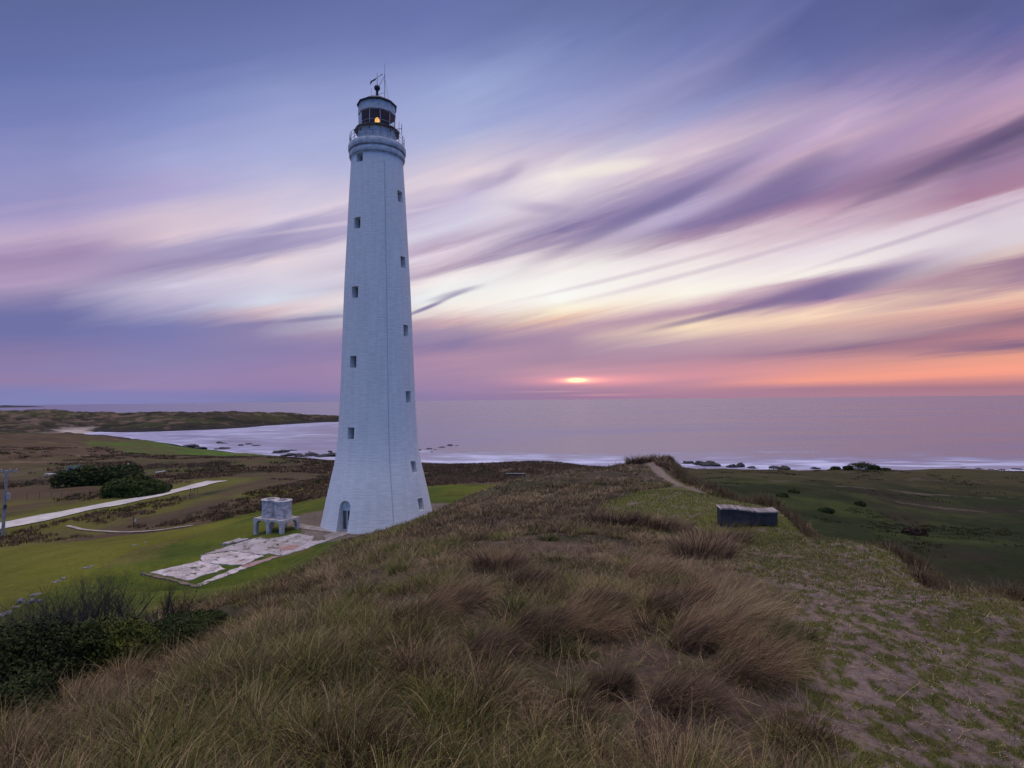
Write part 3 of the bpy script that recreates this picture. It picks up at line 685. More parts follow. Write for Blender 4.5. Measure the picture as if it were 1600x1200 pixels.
bm = bmesh.new(); bm_lathe(bm, [(1.95, 84.36-LZ), (2.17, 84.38-LZ), (2.19, 84.52-LZ), (1.4, 85.05-LZ), (.5, 85.42-LZ), (.22, 85.5-LZ)], NL, A0); roof = bm_obj('roof', bm, M_dark, LH, 20)
bm = bmesh.new(); bm_lathe(bm, [(.30, 85.4-LZ), (.26, 85.6-LZ), (.15, 85.75-LZ), (.13, 86.2-LZ), (.17, 86.3-LZ)] + [(.33*math.cos(q), 86.62-LZ+.33*math.sin(q)) for q in np.linspace(-1.0, 1.5, 12)], 24); bm_obj('ball_vent', bm, M_dark, roof)
bm = bmesh.new(); bm_tube(bm, (0, 0, 86.9-LZ), (0, 0, 88.35-LZ), .03, .015, 6)
bm_tube(bm, (-.35, .1, 87.55-LZ), (.55, -.15, 88.15-LZ), .022, n=6)
for s_ in (1,):
    p = [(-.78, .22, 86.95), (-.72, .2, 87.4), (-.12, .05, 87.75), (-.12, .05, 87.62), (-.2, .07, 87.5), (-.5, .15, 87.35)]
    q1 = [bm.verts.new((x, y-.015, z-LZ)) for x, y, z in p]; q2 = [bm.verts.new((x, y+.015, z-LZ)) for x, y, z in p]
    bm.faces.new(q1); bm.faces.new(q2[::-1])
    for i in range(6): bm.faces.new((q1[i], q2[i], q2[(i+1) % 6], q1[(i+1) % 6]))
bm_tube(bm, (.44, -.12, 88.07-LZ), (.62, -.17, 88.2-LZ), .07, 0.005, 6)
bm_obj('weather_vane', bm, M_dark, roof)
bm = bmesh.new(); ax, ay = .82, -.2
bm_tube(bm, (ax, ay, 85.2-LZ), (ax, ay, 88.2-LZ), .03, n=6); bm_tube(bm, (ax, ay, 88.2-LZ), (ax, ay, 89.4-LZ), .018, .010, 6)
bm_tube(bm, (ax, ay, 88.0-LZ), (.2, .0, 86.9-LZ), .014, n=5); bm_tube(bm, (ax, ay, 88.0-LZ), (-.6, .5, 85.3-LZ), .010, n=5); bm_tube(bm, (ax, ay, 87.7-LZ), (1.35, .1, 84.9-LZ), .013, n=5); bm_tube(bm, (ax, ay, 86.1-LZ), (.15, 0, 85.9-LZ), .018, n=5)
bm_obj('radio_mast', bm, M_dark, roof)
bm = bmesh.new(); bm_tube(bm, (-.62, -.1, 85.2-LZ), (-.62, -.1, 86.5-LZ), .012, n=5); bm_obj('rod', bm, M_dark, roof)
bm = bmesh.new(); bm_tube(bm, (1.9, -.6, 81.9-LZ), (2.62, -.8, 81.95-LZ), .03, n=6); bm_tube(bm, (2.62, -.8, 81.35-LZ), (2.62, -.8, 82.45-LZ), .03, n=6); bm_tube(bm, (2.35, -.3, 81.6-LZ), (2.35, -.3, 83.0-LZ), .02, n=6)
bm_obj('side_aerial', bm, M_dark, LH)

# ------------------------------------------------------------------ water tanks on a concrete stand
def worn_conc(name, c1, c2, sc=1.4, moss=0):
    m, t_, b = mat_new(name); g = t_.nodes.new('ShaderNodeTexCoord').outputs['Object']
    n1 = noise(g, sc, 6, .68, .5); n2 = noise(g, sc*6, 4, .7); n3 = noise(g, sc*.4, 3, .5)
    c = cmix(ramp01(n1, .38, .62), c1, c2); c = cmix(ramp01(n2, .55, .75)*.6, c, tuple(x*.35 for x in c1)); c = cmix(ramp01(n3, .45, .65)*.5, c, tuple(x*y for x, y in zip(c1, (.8, .75, .72))))
    if moss:
        n4 = noise(g, 1.1, 6, .7, .3); c = cmix(ramp01(n4, .56, .62)*.9, c, (.06, .07, .015)); c = cmix(ramp01(noise(g, .8, 5, .7, 1.5), .62, .66)*.8, c, (.10, .07, .06))
    t_.links.new(c, b.inputs['Base Color']); b.inputs['Roughness'].default_value = .9
    bp = t_.nodes.new('ShaderNodeBump'); bp.inputs['Strength'].default_value = .5; bp.inputs['Distance'].default_value = .03
    t_.links.new((n1+n2*.5).s, bp.inputs['Height']); t_.links.new(bp.outputs[0], b.inputs['Normal']); return m
M_tank = worn_conc('weathered_tank_render', (.62, .58, .60), (.30, .28, .31), 2.4)
M_stand = worn_conc('stand_concrete', (.62, .57, .56), (.40, .37, .37), 2.0)
fx, fy = -23.2, 57.4; e1 = Vector((-3.35, 1.55)).normalized(); tz = gz(-24, 58.5)
TK = empty('water_tank', (fx, fy, tz-.1), math.atan2(-e1.y, -e1.x)); LX, LY = 3.6, 2.0   # local x runs from the far left corner (-LX) to the front corner (0)
TK['label'] = 'pair of weathered round concrete water tanks raised on an arched concrete stand by the lighthouse'; TK['category'] = 'water tank'
SH = 1.42
for lx, ly in ((0, 0), (-LX/2, 0), (-LX, 0), (0, LY), (-LX/2, LY), (-LX, LY)):
    bm = bmesh.new()
    for k, (z0, z1, w0, w1_) in enumerate(((-.3, .55, .17, .18), (.55, .85, .18, .21), (.85, 1.08, .21, .32), (1.08, 1.22, .32, .52))):
        def sq(z, w): 
            xa, xb = (max(-w, -.19) if lx == -LX else -w), (min(w, .19) if lx == 0 else w); ya, yb = (-.19 if ly == 0 else -w), (.19 if ly == LY else w)
            return [bm.verts.new((lx+x, ly+y, z)) for x, y in ((xa, ya), (xb, ya), (xb, yb), (xa, yb))]
        a, b_ = sq(z0, w0), sq(z1, w1_)
        for i in range(4): bm.faces.new((a[i], a[(i+1) % 4], b_[(i+1) % 4], b_[i]))
        if k == 0: bm.faces.new(a[::-1])
        if k == 3: bm.faces.new(b_)
    bm_obj('leg', bm, M_stand, TK, 20)
bm = bmesh.new(); bm_box(bm, -LX-.19, .19, -.19, LY+.19, 1.223, SH); bm_obj('platform', bm, M_stand, TK, 0, .02)
for cx in (-LX+.93, -.93):
    bm = bmesh.new(); r0 = .88; a0 = math.pi/12
    bm_lathe(bm, [(r0+.02, SH+.003), (r0+.02, SH+.14), (r0-.02, SH+.18), (r0-.02, SH+1.68), (r0+.05, SH+1.70), (r0+.05, SH+1.82), (.46, SH+1.83), (.46, SH+1.76), (.0, SH+1.76)], 16, a0, False)
    bmesh.ops.translate(bm, verts=bm.verts, vec=(cx, LY/2, 0)); tkb = bm_obj('tank', bm, M_tank, TK, 30)
    bm = bmesh.new(); bm_lathe(bm, [(.45, SH+1.762), (.02, SH+1.763)], 16); bmesh.ops.translate(bm, verts=bm.verts, vec=(cx, LY/2, 0)); bm_obj('manhole_shade', bm, M_glassd_shade, tkb, 30)  # flat dark disc painting the shade inside the open tank top

# ------------------------------------------------------------------ old house foundation
def on_slab(u, v, dzz=0.0):
    d = ray(u, v); Y = 50.0
    for _ in range(20): Y = (slabz(0, Y)+dzz-52)/d.z
    return (d.x*Y, Y, slabz(0, Y)+dzz)
M_floor_a = worn_conc('floor_pale', (.66, .58, .61), (.40, .34, .36), .9, 1)
M_floor_b = worn_conc('floor_grey', (.50, .45, .48), (.30, .26, .27), .9, 1)
M_floor_r = worn_conc('floor_red', (.36, .20, .18), (.42, .33, .33), .9)
FO = empty('house_foundation', (*on_slab(380, 872)[:2], slabz(0, 50)-.1)); FL = FO.location
tag(FO, 'broken concrete floor of a vanished house lying in the grass before the lighthouse', 'foundation')
def slab(name, uv, mat, th=.0, lab=None):
    bm = bmesh.new(); P3 = [Vector(on_slab(*p, th))-FL for p in uv]; out = []
    for a, b_ in zip(P3, P3[1:]+P3[:1]):
        n = max(1, int((b_-a).length/.35)); nr = Vector((-(b_-a).y, (b_-a).x, 0)).normalized()
        for i in range(n): out.append(a+(b_-a)*i/n + nr*random.uniform(-.13, .13)*(i > 0))
    top = [bm.verts.new(p) for p in out]; bot = [bm.verts.new(p-Vector((0, 0, .35))) for p in out]
    bm.faces.new(top)
    for i in range(len(out)): bm.faces.new((top[i], bot[i], bot[(i+1) % len(out)], top[(i+1) % len(out)]))
    o = bm_obj(name, bm, mat, FO, 0)
    if lab: o['label'] = lab
slab('floor_slab', [(234, 894), (312.6, 875.8), (338, 882), (352, 888.6), (293.5, 906.6)], M_floor_a, .01, 'pale mauve floor slab')
slab('floor_slab', [(312.6, 868.4), (361.5, 861), (391, 864), (412.5, 868.4), (380.6, 882), (340, 881), (315, 876)], M_floor_a, .018)
slab('floor_slab', [(312.6, 867), (360, 852), (408, 838.6), (415, 842), (430, 840), (440, 868), (421, 864), (410, 867), (361.5, 860)], M_floor_b, .002, 'grey worn floor slab')
slab('floor_slab', [(430.5, 840), (465.6, 833.3), (495, 837.6), (485, 845), (514.5, 843), (476, 857.7), (441, 868)], M_floor_b, .012)
slab('floor_slab', [(432, 853), (450, 850), (470, 852), (462, 858), (442, 860)], M_floor_r, .024, 'reddish floor patch')
slab('floor_slab', [(308.4, 912.6), (348.7, 896), (376, 884.6), (387, 886), (345, 903), (312.6, 914.7)], M_floor_a, .006)
slab('floor_slab', [(377, 884), (425, 869.4), (438, 868.8), (388, 886)], M_floor_r, .012, 'reddish brick strip')
slab('floor_slab', [(346.6, 848.8), (374, 840.3), (389, 841.8), (357, 849.2)], M_floor_b, .0)
slab('kerb', [(220, 895.5), (226, 894), (309, 914), (312, 916.5), (305, 916.5)], worn_conc('kerb_stone', (.24, .19, .15), (.12, .11, .06), 1.5), .06)

# ------------------------------------------------------------------ benches
M_slat = simple('silvered_timber', (.42, .36, .36), .8, .35, 9, .3)
_t = M_slat.node_tree; E.tree = _t; _oi = _t.nodes.new('ShaderNodeObjectInfo'); _b = _t.nodes['Principled BSDF']; _src = _b.inputs['Base Color'].links[0].from_socket
_rk = E(_oi.outputs['Random'])*.75 + .5; _t.links.new(cmix(1.0, _src, comb(_rk, _rk, _rk), 'MULTIPLY'), _b.inputs['Base Color'])
M_board = simple('dark_weathered_board', (.068, .062, .064), .8, .4, 4, .3)
def bench(name, loc, rz, Lb, Wb, H, nsl, wave, lab, slope=0.0):
    o = empty(name, loc, rz); o.rotation_euler = (0, slope, rz); tag(o, lab, 'bench')
    zt = lambda x: H + wave*math.sin((x/Lb+.5)*2*math.pi+.3)
    for sy in (-Wb/2+.05, Wb/2-.08):
        bm = bmesh.new(); n = 16; rowt, rowb = [], []
        for yy in (sy, sy+.035):
            rowt.append([bm.verts.new((-Lb/2+.02+(Lb-.04)*i/n, yy, zt(-Lb/2+(Lb)*i/n)-.03)) for i in range(n+1)])
            rowb.append([bm.verts.new((-Lb/2+.02+(Lb-.04)*i/n, yy, .05+.015*math.sin(i*1.7))) for i in range(n+1)])
        for i in range(n):
            bm.faces.new((rowt[0][i], rowt[0][i+1], rowb[0][i+1], rowb[0][i])); bm.faces.new((rowt[1][i+1], rowt[1][i], rowb[1][i], rowb[1][i+1]))
            bm.faces.new((rowt[0][i+1], rowt[0][i], rowt[1][i], rowt[1][i+1])); bm.faces.new((rowb[0][i], rowb[0][i+1], rowb[1][i+1], rowb[1][i]))
        for i in (0, n): bm.faces.new((rowt[0][i], rowb[0][i], rowb[1][i], rowt[1][i]))
        bm_obj('side_panel', bm, M_board, o, 30)
    for sx_ in (-Lb/2+.05, Lb/2-.1):
        bm = bmesh.new(); bm_box(bm, sx_-.025, sx_+.025, -Wb/2+.09, Wb/2-.085, -.12, H-.06); bm_obj('leg', bm, M_board, o, 0)
    for sx_ in (-Lb*.32, Lb*.3):
        bm = bmesh.new(); bm_box(bm, sx_-.05, sx_+.05, -Wb/2+.10, Wb/2-.10, -.15, .14); bm_obj('leg', bm, M_rust, o, 0)
    for i in range(nsl):
        x = -Lb/2+(i+.5)*Lb/nsl; bm = bmesh.new(); w = Lb/nsl*.34
        sl = (zt(x+.01)-zt(x-.01))/.02; dy = random.uniform(-.012, .012)
        Mx = Matrix.Translation((x, dy, zt(x)))@Matrix.Rotation(-math.atan(sl), 4, 'Y')
        bm_box(bm, -w, w, -Wb/2, Wb/2, -.028, .012, Mx); bm_obj('slat', bm, M_slat, o, 0)
    return o
bp0 = P(1171, 821, 16.3); z0 = gz(bp0[0], bp0[1])
B1 = bench('bench', (bp0[0], bp0[1]+.2, z0+.02), R(-9), 1.58, .60, .45, 24, .028, 'low backless bench with wavy pale slats and dark side on the dune ridge', R(1.5))
bp1 = at(806, 745.5, 60)
B2 = bench('bench', (bp1[0], bp1[1]+.4, bp1[2]+.02), R(-3), 3.6, 1.0, .62, 24, .015, 'distant pale-topped low bench on the far edge of the lawn right of the lighthouse')

# ------------------------------------------------------------------ utility pole
M_pole = simple('grey_timber_pole', (.34, .32, .33), .85, .4, 3, .3)
M_galv = simple('galvanised_steel', (.40, .41, .44), .5, .3, 6, .1)
pb = at(4, 839, 50); PO = empty('utility_pole', (pb[0], pb[1], pb[2]-.3), R(20)); k_ = pb[1]/FPX
tag(PO, 'weathered grey utility pole with a crossarm and small transformer box at the left edge', 'utility pole')
bm = bmesh.new(); hp = 103*k_+.3; bm_tube(bm, (0, 0, 0), (.35, 0, hp), .20, .15, 12); bm_obj('pole', bm, M_pole, PO)
bm = bmesh.new(); bm_box(bm, -.9, 1.55, -.16, -.04, hp-.22, hp-.04); bm_obj('crossarm', bm, M_pole, PO, 0, .01)
bm = bmesh.new(); bm_tube(bm, (-.6, -.1, hp-.2), (.3, -.1, hp-.9), .03, n=6); bm_tube(bm, (1.2, -.1, hp-.2), (.38, -.1, hp-.9), .03, n=6); bm_obj('brace', bm, M_galv, PO)
for x in (-.8, -.2, .75, 1.45):
    bm = bmesh.new(); bm_lathe(bm, [(.02, 0), (.02, .08), (.06, .09), (.05, .14), (.07, .16), (.03, .24)], 10); bmesh.ops.translate(bm, verts=bm.verts, vec=(x, -.1, hp-.038)); bm_obj('insulator', bm, M_drum, PO)
bm = bmesh.new(); bm_box(bm, .38, .74, -.22, .16, hp*.58, hp*.58+.75); bm_tube(bm, (.56, -.03, hp*.58+.75), (.56, -.03, hp*.58+.95), .05, n=6); bm_obj('transformer', bm, M_galv, PO, 0, .03)
bm = bmesh.new(); bm_tube(bm, (.30, -.2, hp*.45), (.30, -.2, hp*.5), .2, .2, 8); bm_obj('band', bm, M_dark, PO)

# ------------------------------------------------------------------ leafy crowns
def leaf_mat(name, c1, c2):
    m, t_, b = mat_new(name); a_ = t_.nodes.new('ShaderNodeAttribute'); a_.attribute_name = 'tint'
    t_.links.new(a_.outputs['Color'], b.inputs['Base Color']); b.inputs['Roughness'].default_value = .7; b.inputs['Specular IOR Level'].default_value = .15
    return m
M_leaf = leaf_mat('shrub_leaves', 0, 0)
M_grass = leaf_mat('grass_blades', 0, 0)
M_twig = simple('grey_twig_bark', (.052, .042, .044), .9, .3, 8, .2)
M_bark = simple('dark_bark', (.055, .045, .04), .9, .4, 8, .3)
def crown_mesh(name, blobs, n, leaf, c1, c2, seed=1, shell=.72):
    """blobs: (cx, cy, cz, rx, ry, rz) ; n leaves of about the given size, clumped"""
    g = np.random.default_rng(seed); B = np.array(blobs, float); wv = (B[:, 3]*B[:, 4]*B[:, 5])**.67; bi = g.choice(len(B), n, p=wv/wv.sum())
    d = g.normal(size=(n, 3)); d /= np.linalg.norm(d, axis=1)[:, None]; d[:, 2] = np.where(d[:, 2] < -.35, -d[:, 2], d[:, 2])
    rr = shell+(1.12-shell)*g.random(n)**1.3
    lump = 1+.42*fbm(d[:, 0]*2.3+bi*7, d[:, 1]*2.3+d[:, 2]*3.1, seed+5, 4)*2
    c = B[bi, :3]+d*B[bi, 3:]*(rr*lump)[:, None]
    nrm = d+g.normal(size=(n, 3))*.7; nrm /= np.linalg.norm(nrm, axis=1)[:, None]
    a = np.cross(nrm, g.normal(size=(n, 3))); a /= np.linalg.norm(a, axis=1)[:, None]; b_ = np.cross(nrm, a)
    s_ = leaf*(.6+.8*g.random(n))[:, None]
    V = np.stack([c-a*s_, c+b_*s_*.45, c+a*s_, c-b_*s_*.45], 1).reshape(-1, 3)
    k = np.clip(.5+1.6*fbm(c[:, 0]/leaf/6, c[:, 1]/leaf/6+c[:, 2]/leaf/5, seed+9, 3)+.25*g.normal(size=n), 0, 1)[:, None]
    col_ = np.array(c1)*(1-k)+np.array(c2)*k
    F = np.arange(4*n).reshape(-1, 4)
    return npmesh(name, V, F, False, np.repeat(col_, 4, 0))
def twigs(bm, base, d, L, r, depth, g):
    n = 3; p = Vector(base)
    for i in range(n):
        d2 = (d + Vector((g.gauss(0, .16), g.gauss(0, .16), g.gauss(.05, .10)))).normalized(); q = p+d2*L/n
        bm_tube(bm, p, q, r*(1-i*.22), r*(1-(i+1)*.22), 4, False); 
        if depth > 0 and i > 0:
            for _ in range(2 if i < n-1 else 3): twigs(bm, q, (d2+Vector((g.gauss(0, .5), g.gauss(0, .5), g.gauss(.1, .25)))).normalized(), L*g.uniform(.45, .7), r*(1-(i+1)*.22)*.7, depth-1, g)
        p = q; d = d2
def shrub(name, loc, blobs, n, leaf, c1, c2, seed, lab, cat, group=None, stems=6, stem_h=.6):
    o = empty(name, loc); tag(o, lab, cat, group)
    link('foliage', crown_mesh('foliage', blobs, n, leaf, c1, c2, seed), M_leaf, o)
    g = random.Random(seed)
    for i in range(stems):
        bm = bmesh.new()
        b_ = blobs[i % len(blobs)]; twigs(bm, (b_[0]*.6, b_[1]*.6, -.15), Vector((g.gauss(0, .35), g.gauss(0, .35), 1)).normalized(), stem_h, .03*stem_h+.01, 1, g)
        bm_obj('stem', bm, M_bark, o)
    return o
DK, DG, MG_, YG = (.022, .030, .010), (.048, .068, .018), (.06, .085, .022), (.12, .13, .025)
h1 = at(152, 757, 60)
shrub('hedge_shrub', h1, [(-6.5, 0, .8, 3.5, 3, 2.4), (-3, .5, 1.1, 4, 3.4, 2.7), (1.5, 1.0, 1.1, 4.2, 3.4, 2.7), (5.5, .6, 1.5, 3.6, 3.2, 2.6), (8.0, 0, .9, 2.4, 2.5, 2.2)], 16000, .30, DK, DG, 3, 'long low dark green shrub mass beyond the pale road, behind the rounder one', 'shrub', stems=8, stem_h=2)
h2 = at(210, 774, 60)
shrub('hedge_shrub', h2, [(-3, 0, .7, 2.6, 2.6, 2.0), (0, 0, 1.0, 3.4, 3.0, 2.5), (3.0, 0, .8, 2.6, 2.6, 2.1)], 16000, .24, DG, tuple(q*.95 for q in MG_), 4, 'rounded dark green shrub standing just behind the pale road', 'shrub', stems=6, stem_h=2)
h3 = at(262, 766, 60)
shrub('bush', h3, [(0, 0, .5, .8, .8, .9)], 900, .2, (.08, .055, .04), (.10, .08, .05), 5, 'small brown bush at the right end of the rounded dark shrub', 'bush', stems=3, stem_h=1)
for i, (u_, v_, w_, hh, lab) in enumerate(((1303, 734, 1.6, 1.2, 'small dark bush on the valley rim, leftmost of the row against the sea'), (1322, 735, 1.6, 1.4, 'dark round bush second from left on the valley rim against the sea'), (1341, 736, 4.2, 2.6, 'largest dark rounded bush on the valley rim against the surf'), (1363, 738, 2.0, 1.6, 'dark round bush right of the largest one on the valley rim'), (1379, 739, 1.8, 1.0, 'low dark bush at the right end of the row on the valley rim'),
        (1428, 835, 2.0, 1.3, 'lone brown tussocky bush in the dark green valley'), (1240, 770, 1.6, .9, 'small dark bush among grass at the near foot of the valley slope'), (1222, 776, 1.4, .8, 'small dark bush lying left of another on the valley slope'), (1345, 790, 2.2, 1.0, 'low dark bush in the middle of the valley'), (1290, 800, 3.0, .9, 'wide low dark bush near the ridge foot in the valley'))):
    p = at(u_, v_ + (3 if v_ < 745 else 0), 60 if v_ < 845 and u_ != 1428 else 30)
    if v_ < 745:
        d = ray(u_, 620); YY = np.linspace(130, 380, 120); zz_ = ter(d.x*YY, YY); q_ = int(np.argmax((zz_-52)/YY)); p = (d.x*YY[q_], YY[q_], zz_[q_]-.1); w_ *= .95; hh *= .95
    else: w_ *= (.3 if u_ in (1345, 1290) else .55); hh *= .6
    c1, c2 = (DK, DG) if i != 5 else ((.05, .032, .022), (.075, .05, .035))
    shrub('bush', (p[0], p[1], p[2]-.1), [(0, 0, hh*.35, w_, w_*.8, hh*.7), (w_*.4, .2, hh*.3, w_*.6, w_*.6, hh*.55)], 4200, .15, c1, c2, 20+i, lab, 'bush', stems=3, stem_h=.8)
# foreground shrubs on the left flank of the dune
for i, (u_, Y, w_, hh, c1, c2, lab) in enumerate((
        (150, 5.8, .52, .62, DG, (.13, .14, .022), 'dense olive green shrub with yellowish top in the left foreground'),
        (62, 5.4, .50, .58, DK, DG, 'very dark green shrub left of the yellowish one in the foreground'),
        (235, 7.4, .60, .55, DK, MG_, 'dark green spreading shrub behind the yellowish one beside the dune grass'),
        (5, 5.1, .50, .60, DK, DG, 'dark shrub at the left edge of the picture below bare twigs'),
        (300, 9.6, .50, .42, DG, MG_, 'low bright green shrub at the right end of the foreground shrubs'),
        (40, 7.2, .80, .60, DK, DG, 'dark green shrub among bare twiggy branches at far left'),
        (125, 7.8, .80, .58, DK, DG, 'dark shrub in front of the tallest bare twigs'),
        (0, 4.3, .30, .36, DK, DG, 'small dark shrub in the bottom left corner'))):
    d = ray(u_, 1000); x, y = d.x*Y, Y; z = gz(x, y)
    shrub('shrub', (x, y, z-.05), [(0, 0, hh*.3, w_, w_*.8, hh*.55), (w_*.5, .1, hh*.45, w_*.5, w_*.5, hh*.5), (-w_*.5, .05, hh*.4, w_*.55, w_*.5, hh*.5), (.1, -.2, hh*.6, w_*.45, w_*.4, hh*.4)], 24000, .016, tuple(q*.65 for q in c1), tuple(q*.85 for q in c2), 40+i, lab, 'shrub', stems=8, stem_h=hh*.9)
tw_l = ('farthest left bare twiggy bush in the foreground', 'bare grey bush second from the left edge', 'bare branching bush with upright dense twigs left of centre of the row', 'tallest bare twiggy bush of the foreground row', 'bare bush right of the tallest one', 'spreading bare bush at the right end of the row against the lawn', 'thin bare bush low among dark shrubs at the left edge', 'thin bare bush between dark shrubs and lawn', 'small bare twigs near the low green shrub', 'bare leaning twigs above the yellowish shrub')
for i, (u_, Y, hh) in enumerate(((-5, 8.8, 1.1), (32, 9.4, 1.15), (62, 9.9, 1.25), (92, 10.4, 1.35), (122, 10.8, 1.3), (178, 11.4, 1.35), (12, 7.2, 1.0), (145, 11.6, 1.2), (262, 12.2, .8), (205, 9.6, .8))):
    d = ray(u_, 1000); x, y = d.x*Y, Y; z = gz(x, y); g = random.Random(90+i); bm = bmesh.new()
    for k in range(16): twigs(bm, (g.uniform(-.3, .3), g.uniform(-.25, .25), -.1), Vector((g.gauss(.12, .28), g.gauss(0, .28), 1)).normalized(), hh*g.uniform(.42, .7), .017, 2 if k % 3 else 3, g)
    tag(bm_obj('bare_bush', bm, M_twig, None), tw_l[i], 'bush', 'bare bushes on the dune flank').location = (x, y, z)

# ------------------------------------------------------------------ rocks
M_rock = simple('wet_black_rock', (.035, .033, .040), .55, .5, .6, .6)
M_stone = simple('field_stone', (.22, .21, .21), .9, .5, 3, .4)
ORD = ['leftmost', 'second from left', 'third from left', 'fourth from left', 'fifth from left', 'sixth from left', 'seventh from left', 'eighth from left', 'ninth from left', 'tenth from left', 'eleventh from left', 'rightmost']
def ordinal(lab, items):
    us = sorted(i[0] for i in items); return {u_: lab+', '+(ORD[k] if k < len(us)-1 else 'rightmost')+' of its row' for k, u_ in enumerate(us)}
def rock(loc, sx_, sy_, sz_, seed, mat, lab, cat, group, sub=3):
    bm = bmesh.new(); bmesh.ops.create_icosphere(bm, subdivisions=sub, radius=1)
    co = np.array([v.co for v in bm.verts]); k = 1+1.5*fbm(co[:, 0]*1.8+seed*3, co[:, 1]*1.4+co[:, 2]*1.7, seed, 4)
    for v, q in zip(bm.verts, k): v.co = Vector((v.co.x*sx_*q, v.co.y*sy_*q, v.co.z*sz_*q))
    o = bm_obj('rock', bm, mat, None, 35); o.location = loc; o.rotation_euler.z = seed*1.3; tag(o, lab, cat, group); return o
sd_ = 0
for grp, lab, items in (
        ('rocks awash right of the lighthouse', 'black rock awash right of the lighthouse', ((656, 703, 4, 1.6), (671, 701, 4.5, 1.6), (680, 702.5, 3, 1.2), (690, 698.5, 6, 1.5), (703, 695.5, 6, 2), (714, 696, 4, 1.2), (674, 706, 3, 1.2))),
        ('rocks awash in the bay left of the lighthouse', 'black rock awash in the left bay', ((341, 692, 6, 2.4), (377, 695.5, 6, 2), (390, 693.5, 6, 1.8), (400, 696, 7, 1.6), (455, 703.5, 7, 2), (484, 706, 3, 1.5), (515, 705.5, 5, 2), (350, 692.5, 6, 1.2))),
        ('rocks along the near shore of the bay', 'ragged shore rock between fairway and bay', ((295, 695, 16, 4), (310, 697, 14, 3), (348, 699, 12, 3.5), (440, 706, 14, 3.5), (455, 710, 16, 4), (470, 712, 12, 4), (490, 710, 12, 5), (505, 712, 12, 4), (518, 711, 12, 5), (527, 710, 10, 4))),
        ('shore rocks below the right valley', 'black shore rock beyond the valley rim', ((1092, 729, 6, 3), (1105, 730, 8, 3.5), (1118, 731, 6, 2.5), (1145, 733, 6, 3.5), (1158, 732, 5, 3.5), (1212, 735, 6, 2.8), (1226, 736, 6, 2.8), (1275, 736, 5, 2), (1075, 727, 6, 2.5), (1175, 735, 5, 2))),
        ('rocks awash at the right edge', 'low rock in surf at right edge', ((1530, 731.5, 5, 1.6), (1548, 733, 5, 1.5), (1556, 737, 5, 2.5), (1566, 733.5, 5, 1.6), (1590, 732.5, 8, 2.2), (1598, 740, 4, 1.5), (1505, 730, 4, 1))),
        ('rocks on the crest beyond the lawn', 'small rock on the scrubby rim', ((715, 726, 3, 1.5), (753, 725, 2.5, 1.8), (928, 722, 3, 1.5)))):
    om = ordinal(lab, items)
    for u_, v_, w_, h_ in items:
        sd_ += 1; d = ray(u_, v_); lab = om[u_]
        Y = (52-h_*.2)/-d.z
        if 'crest' in grp: Y = 240
        if 'near shore' in grp: Y = min(Y, 640)
        if 'shore rocks' in grp: Y *= 1.04; h_ *= 1.7; w_ *= 1.5
        x, y = d.x*Y, Y; z = max(-.3, gz(x, y)) 
        rock((x, y, z), w_*.5*Y/450, w_*.42*Y/450, h_*.5*Y/450, sd_, M_rock, lab, 'rock', grp)
for grp, lab, items in (
        ('stones along the lawn terrace edge', 'pale stone along the lawn terrace edge', ((86, 909, .5, .12), (92, 907.5, .35, .2), (100, 903.5, .5, .15), (136, 886.5, .6, .15), (143, 884, .4, .1), (57, 928.5, .7, .12), (50, 929.5, .4, .1), (24, 949, .5, .15), (210, 851, .5, .1), (228, 846.5, .4, .1), (5, 961, .8, .2), (12, 957, .6, .2))),
        ('boulders in the hollow of the terrace edge', 'grey blue boulder by the sandy hollow', ((34, 941, .45, .42), (50, 941, .42, .40), (62, 940, .40, .3))),
        ('stone at the foundation corner', 'rounded grey stone at the left corner of the house foundation', ((223, 897, .35, .3),))):
    om = ordinal(lab, items) if len(items) > 1 else {items[0][0]: lab}
    for u_, v_, w_, h_ in items:
        sd_ += 1; lab = om[u_]; p = at(u_, v_+1, 15); rock((p[0], p[1], p[2]+h_*.1), w_*.55, w_*.4, h_*.7, sd_, M_stone, lab, 'stone', grp, 2)

# ------------------------------------------------------------------ small things on the flats
M_teal = simple('faded_green_roof', (.12, .19, .17), .7, .3, 3, .1)
p = at(112, 741, 60); SHD = empty('shed', (p[0]-1.5, p[1]+3, p[2]), R(10)); SHD.scale = (.7, .7, .75); tag(SHD, 'small shed with faded green roof half hidden behind the long dark shrub', 'shed')
bm = bmesh.new(); bm_box(bm, -2.2, 2.2, -1.5, 1.5, -.2, 2.4); bm_obj('wall', bm, M_drum, SHD, 0)
bm = bmesh.new()
for s_ in (-1, 1):
    q = [bm.verts.new(c_) for c_ in ((-2.5, s_*1.8, 2.25), (2.5, s_*1.8, 2.25), (2.5, 0, 3.1), (-2.5, 0, 3.1))]; bm.faces.new(q if s_ < 0 else q[::-1])
r_ = bmesh.ops.solidify(bm, geom=bm.faces[:], thickness=.08); bm_obj('roof', bm, M_teal, SHD, 0)
bm = bmesh.new(); bm_box(bm, -1.9, -1.1, -1.53, -1.502, 0, 1.9); bm_obj('door', bm, M_rust, SHD, 0)
p = at(78, 744, 60); TB = empty('picnic_table', p, R(-5)); tag(TB, 'long pale flat picnic table on the flats left of the long dark shrub', 'table')
bm = bmesh.new(); bm_box(bm, -1.3, 1.3, -.5, .5, .72, .80); bm_obj('tabletop', bm, M_white, TB, 0, .01)
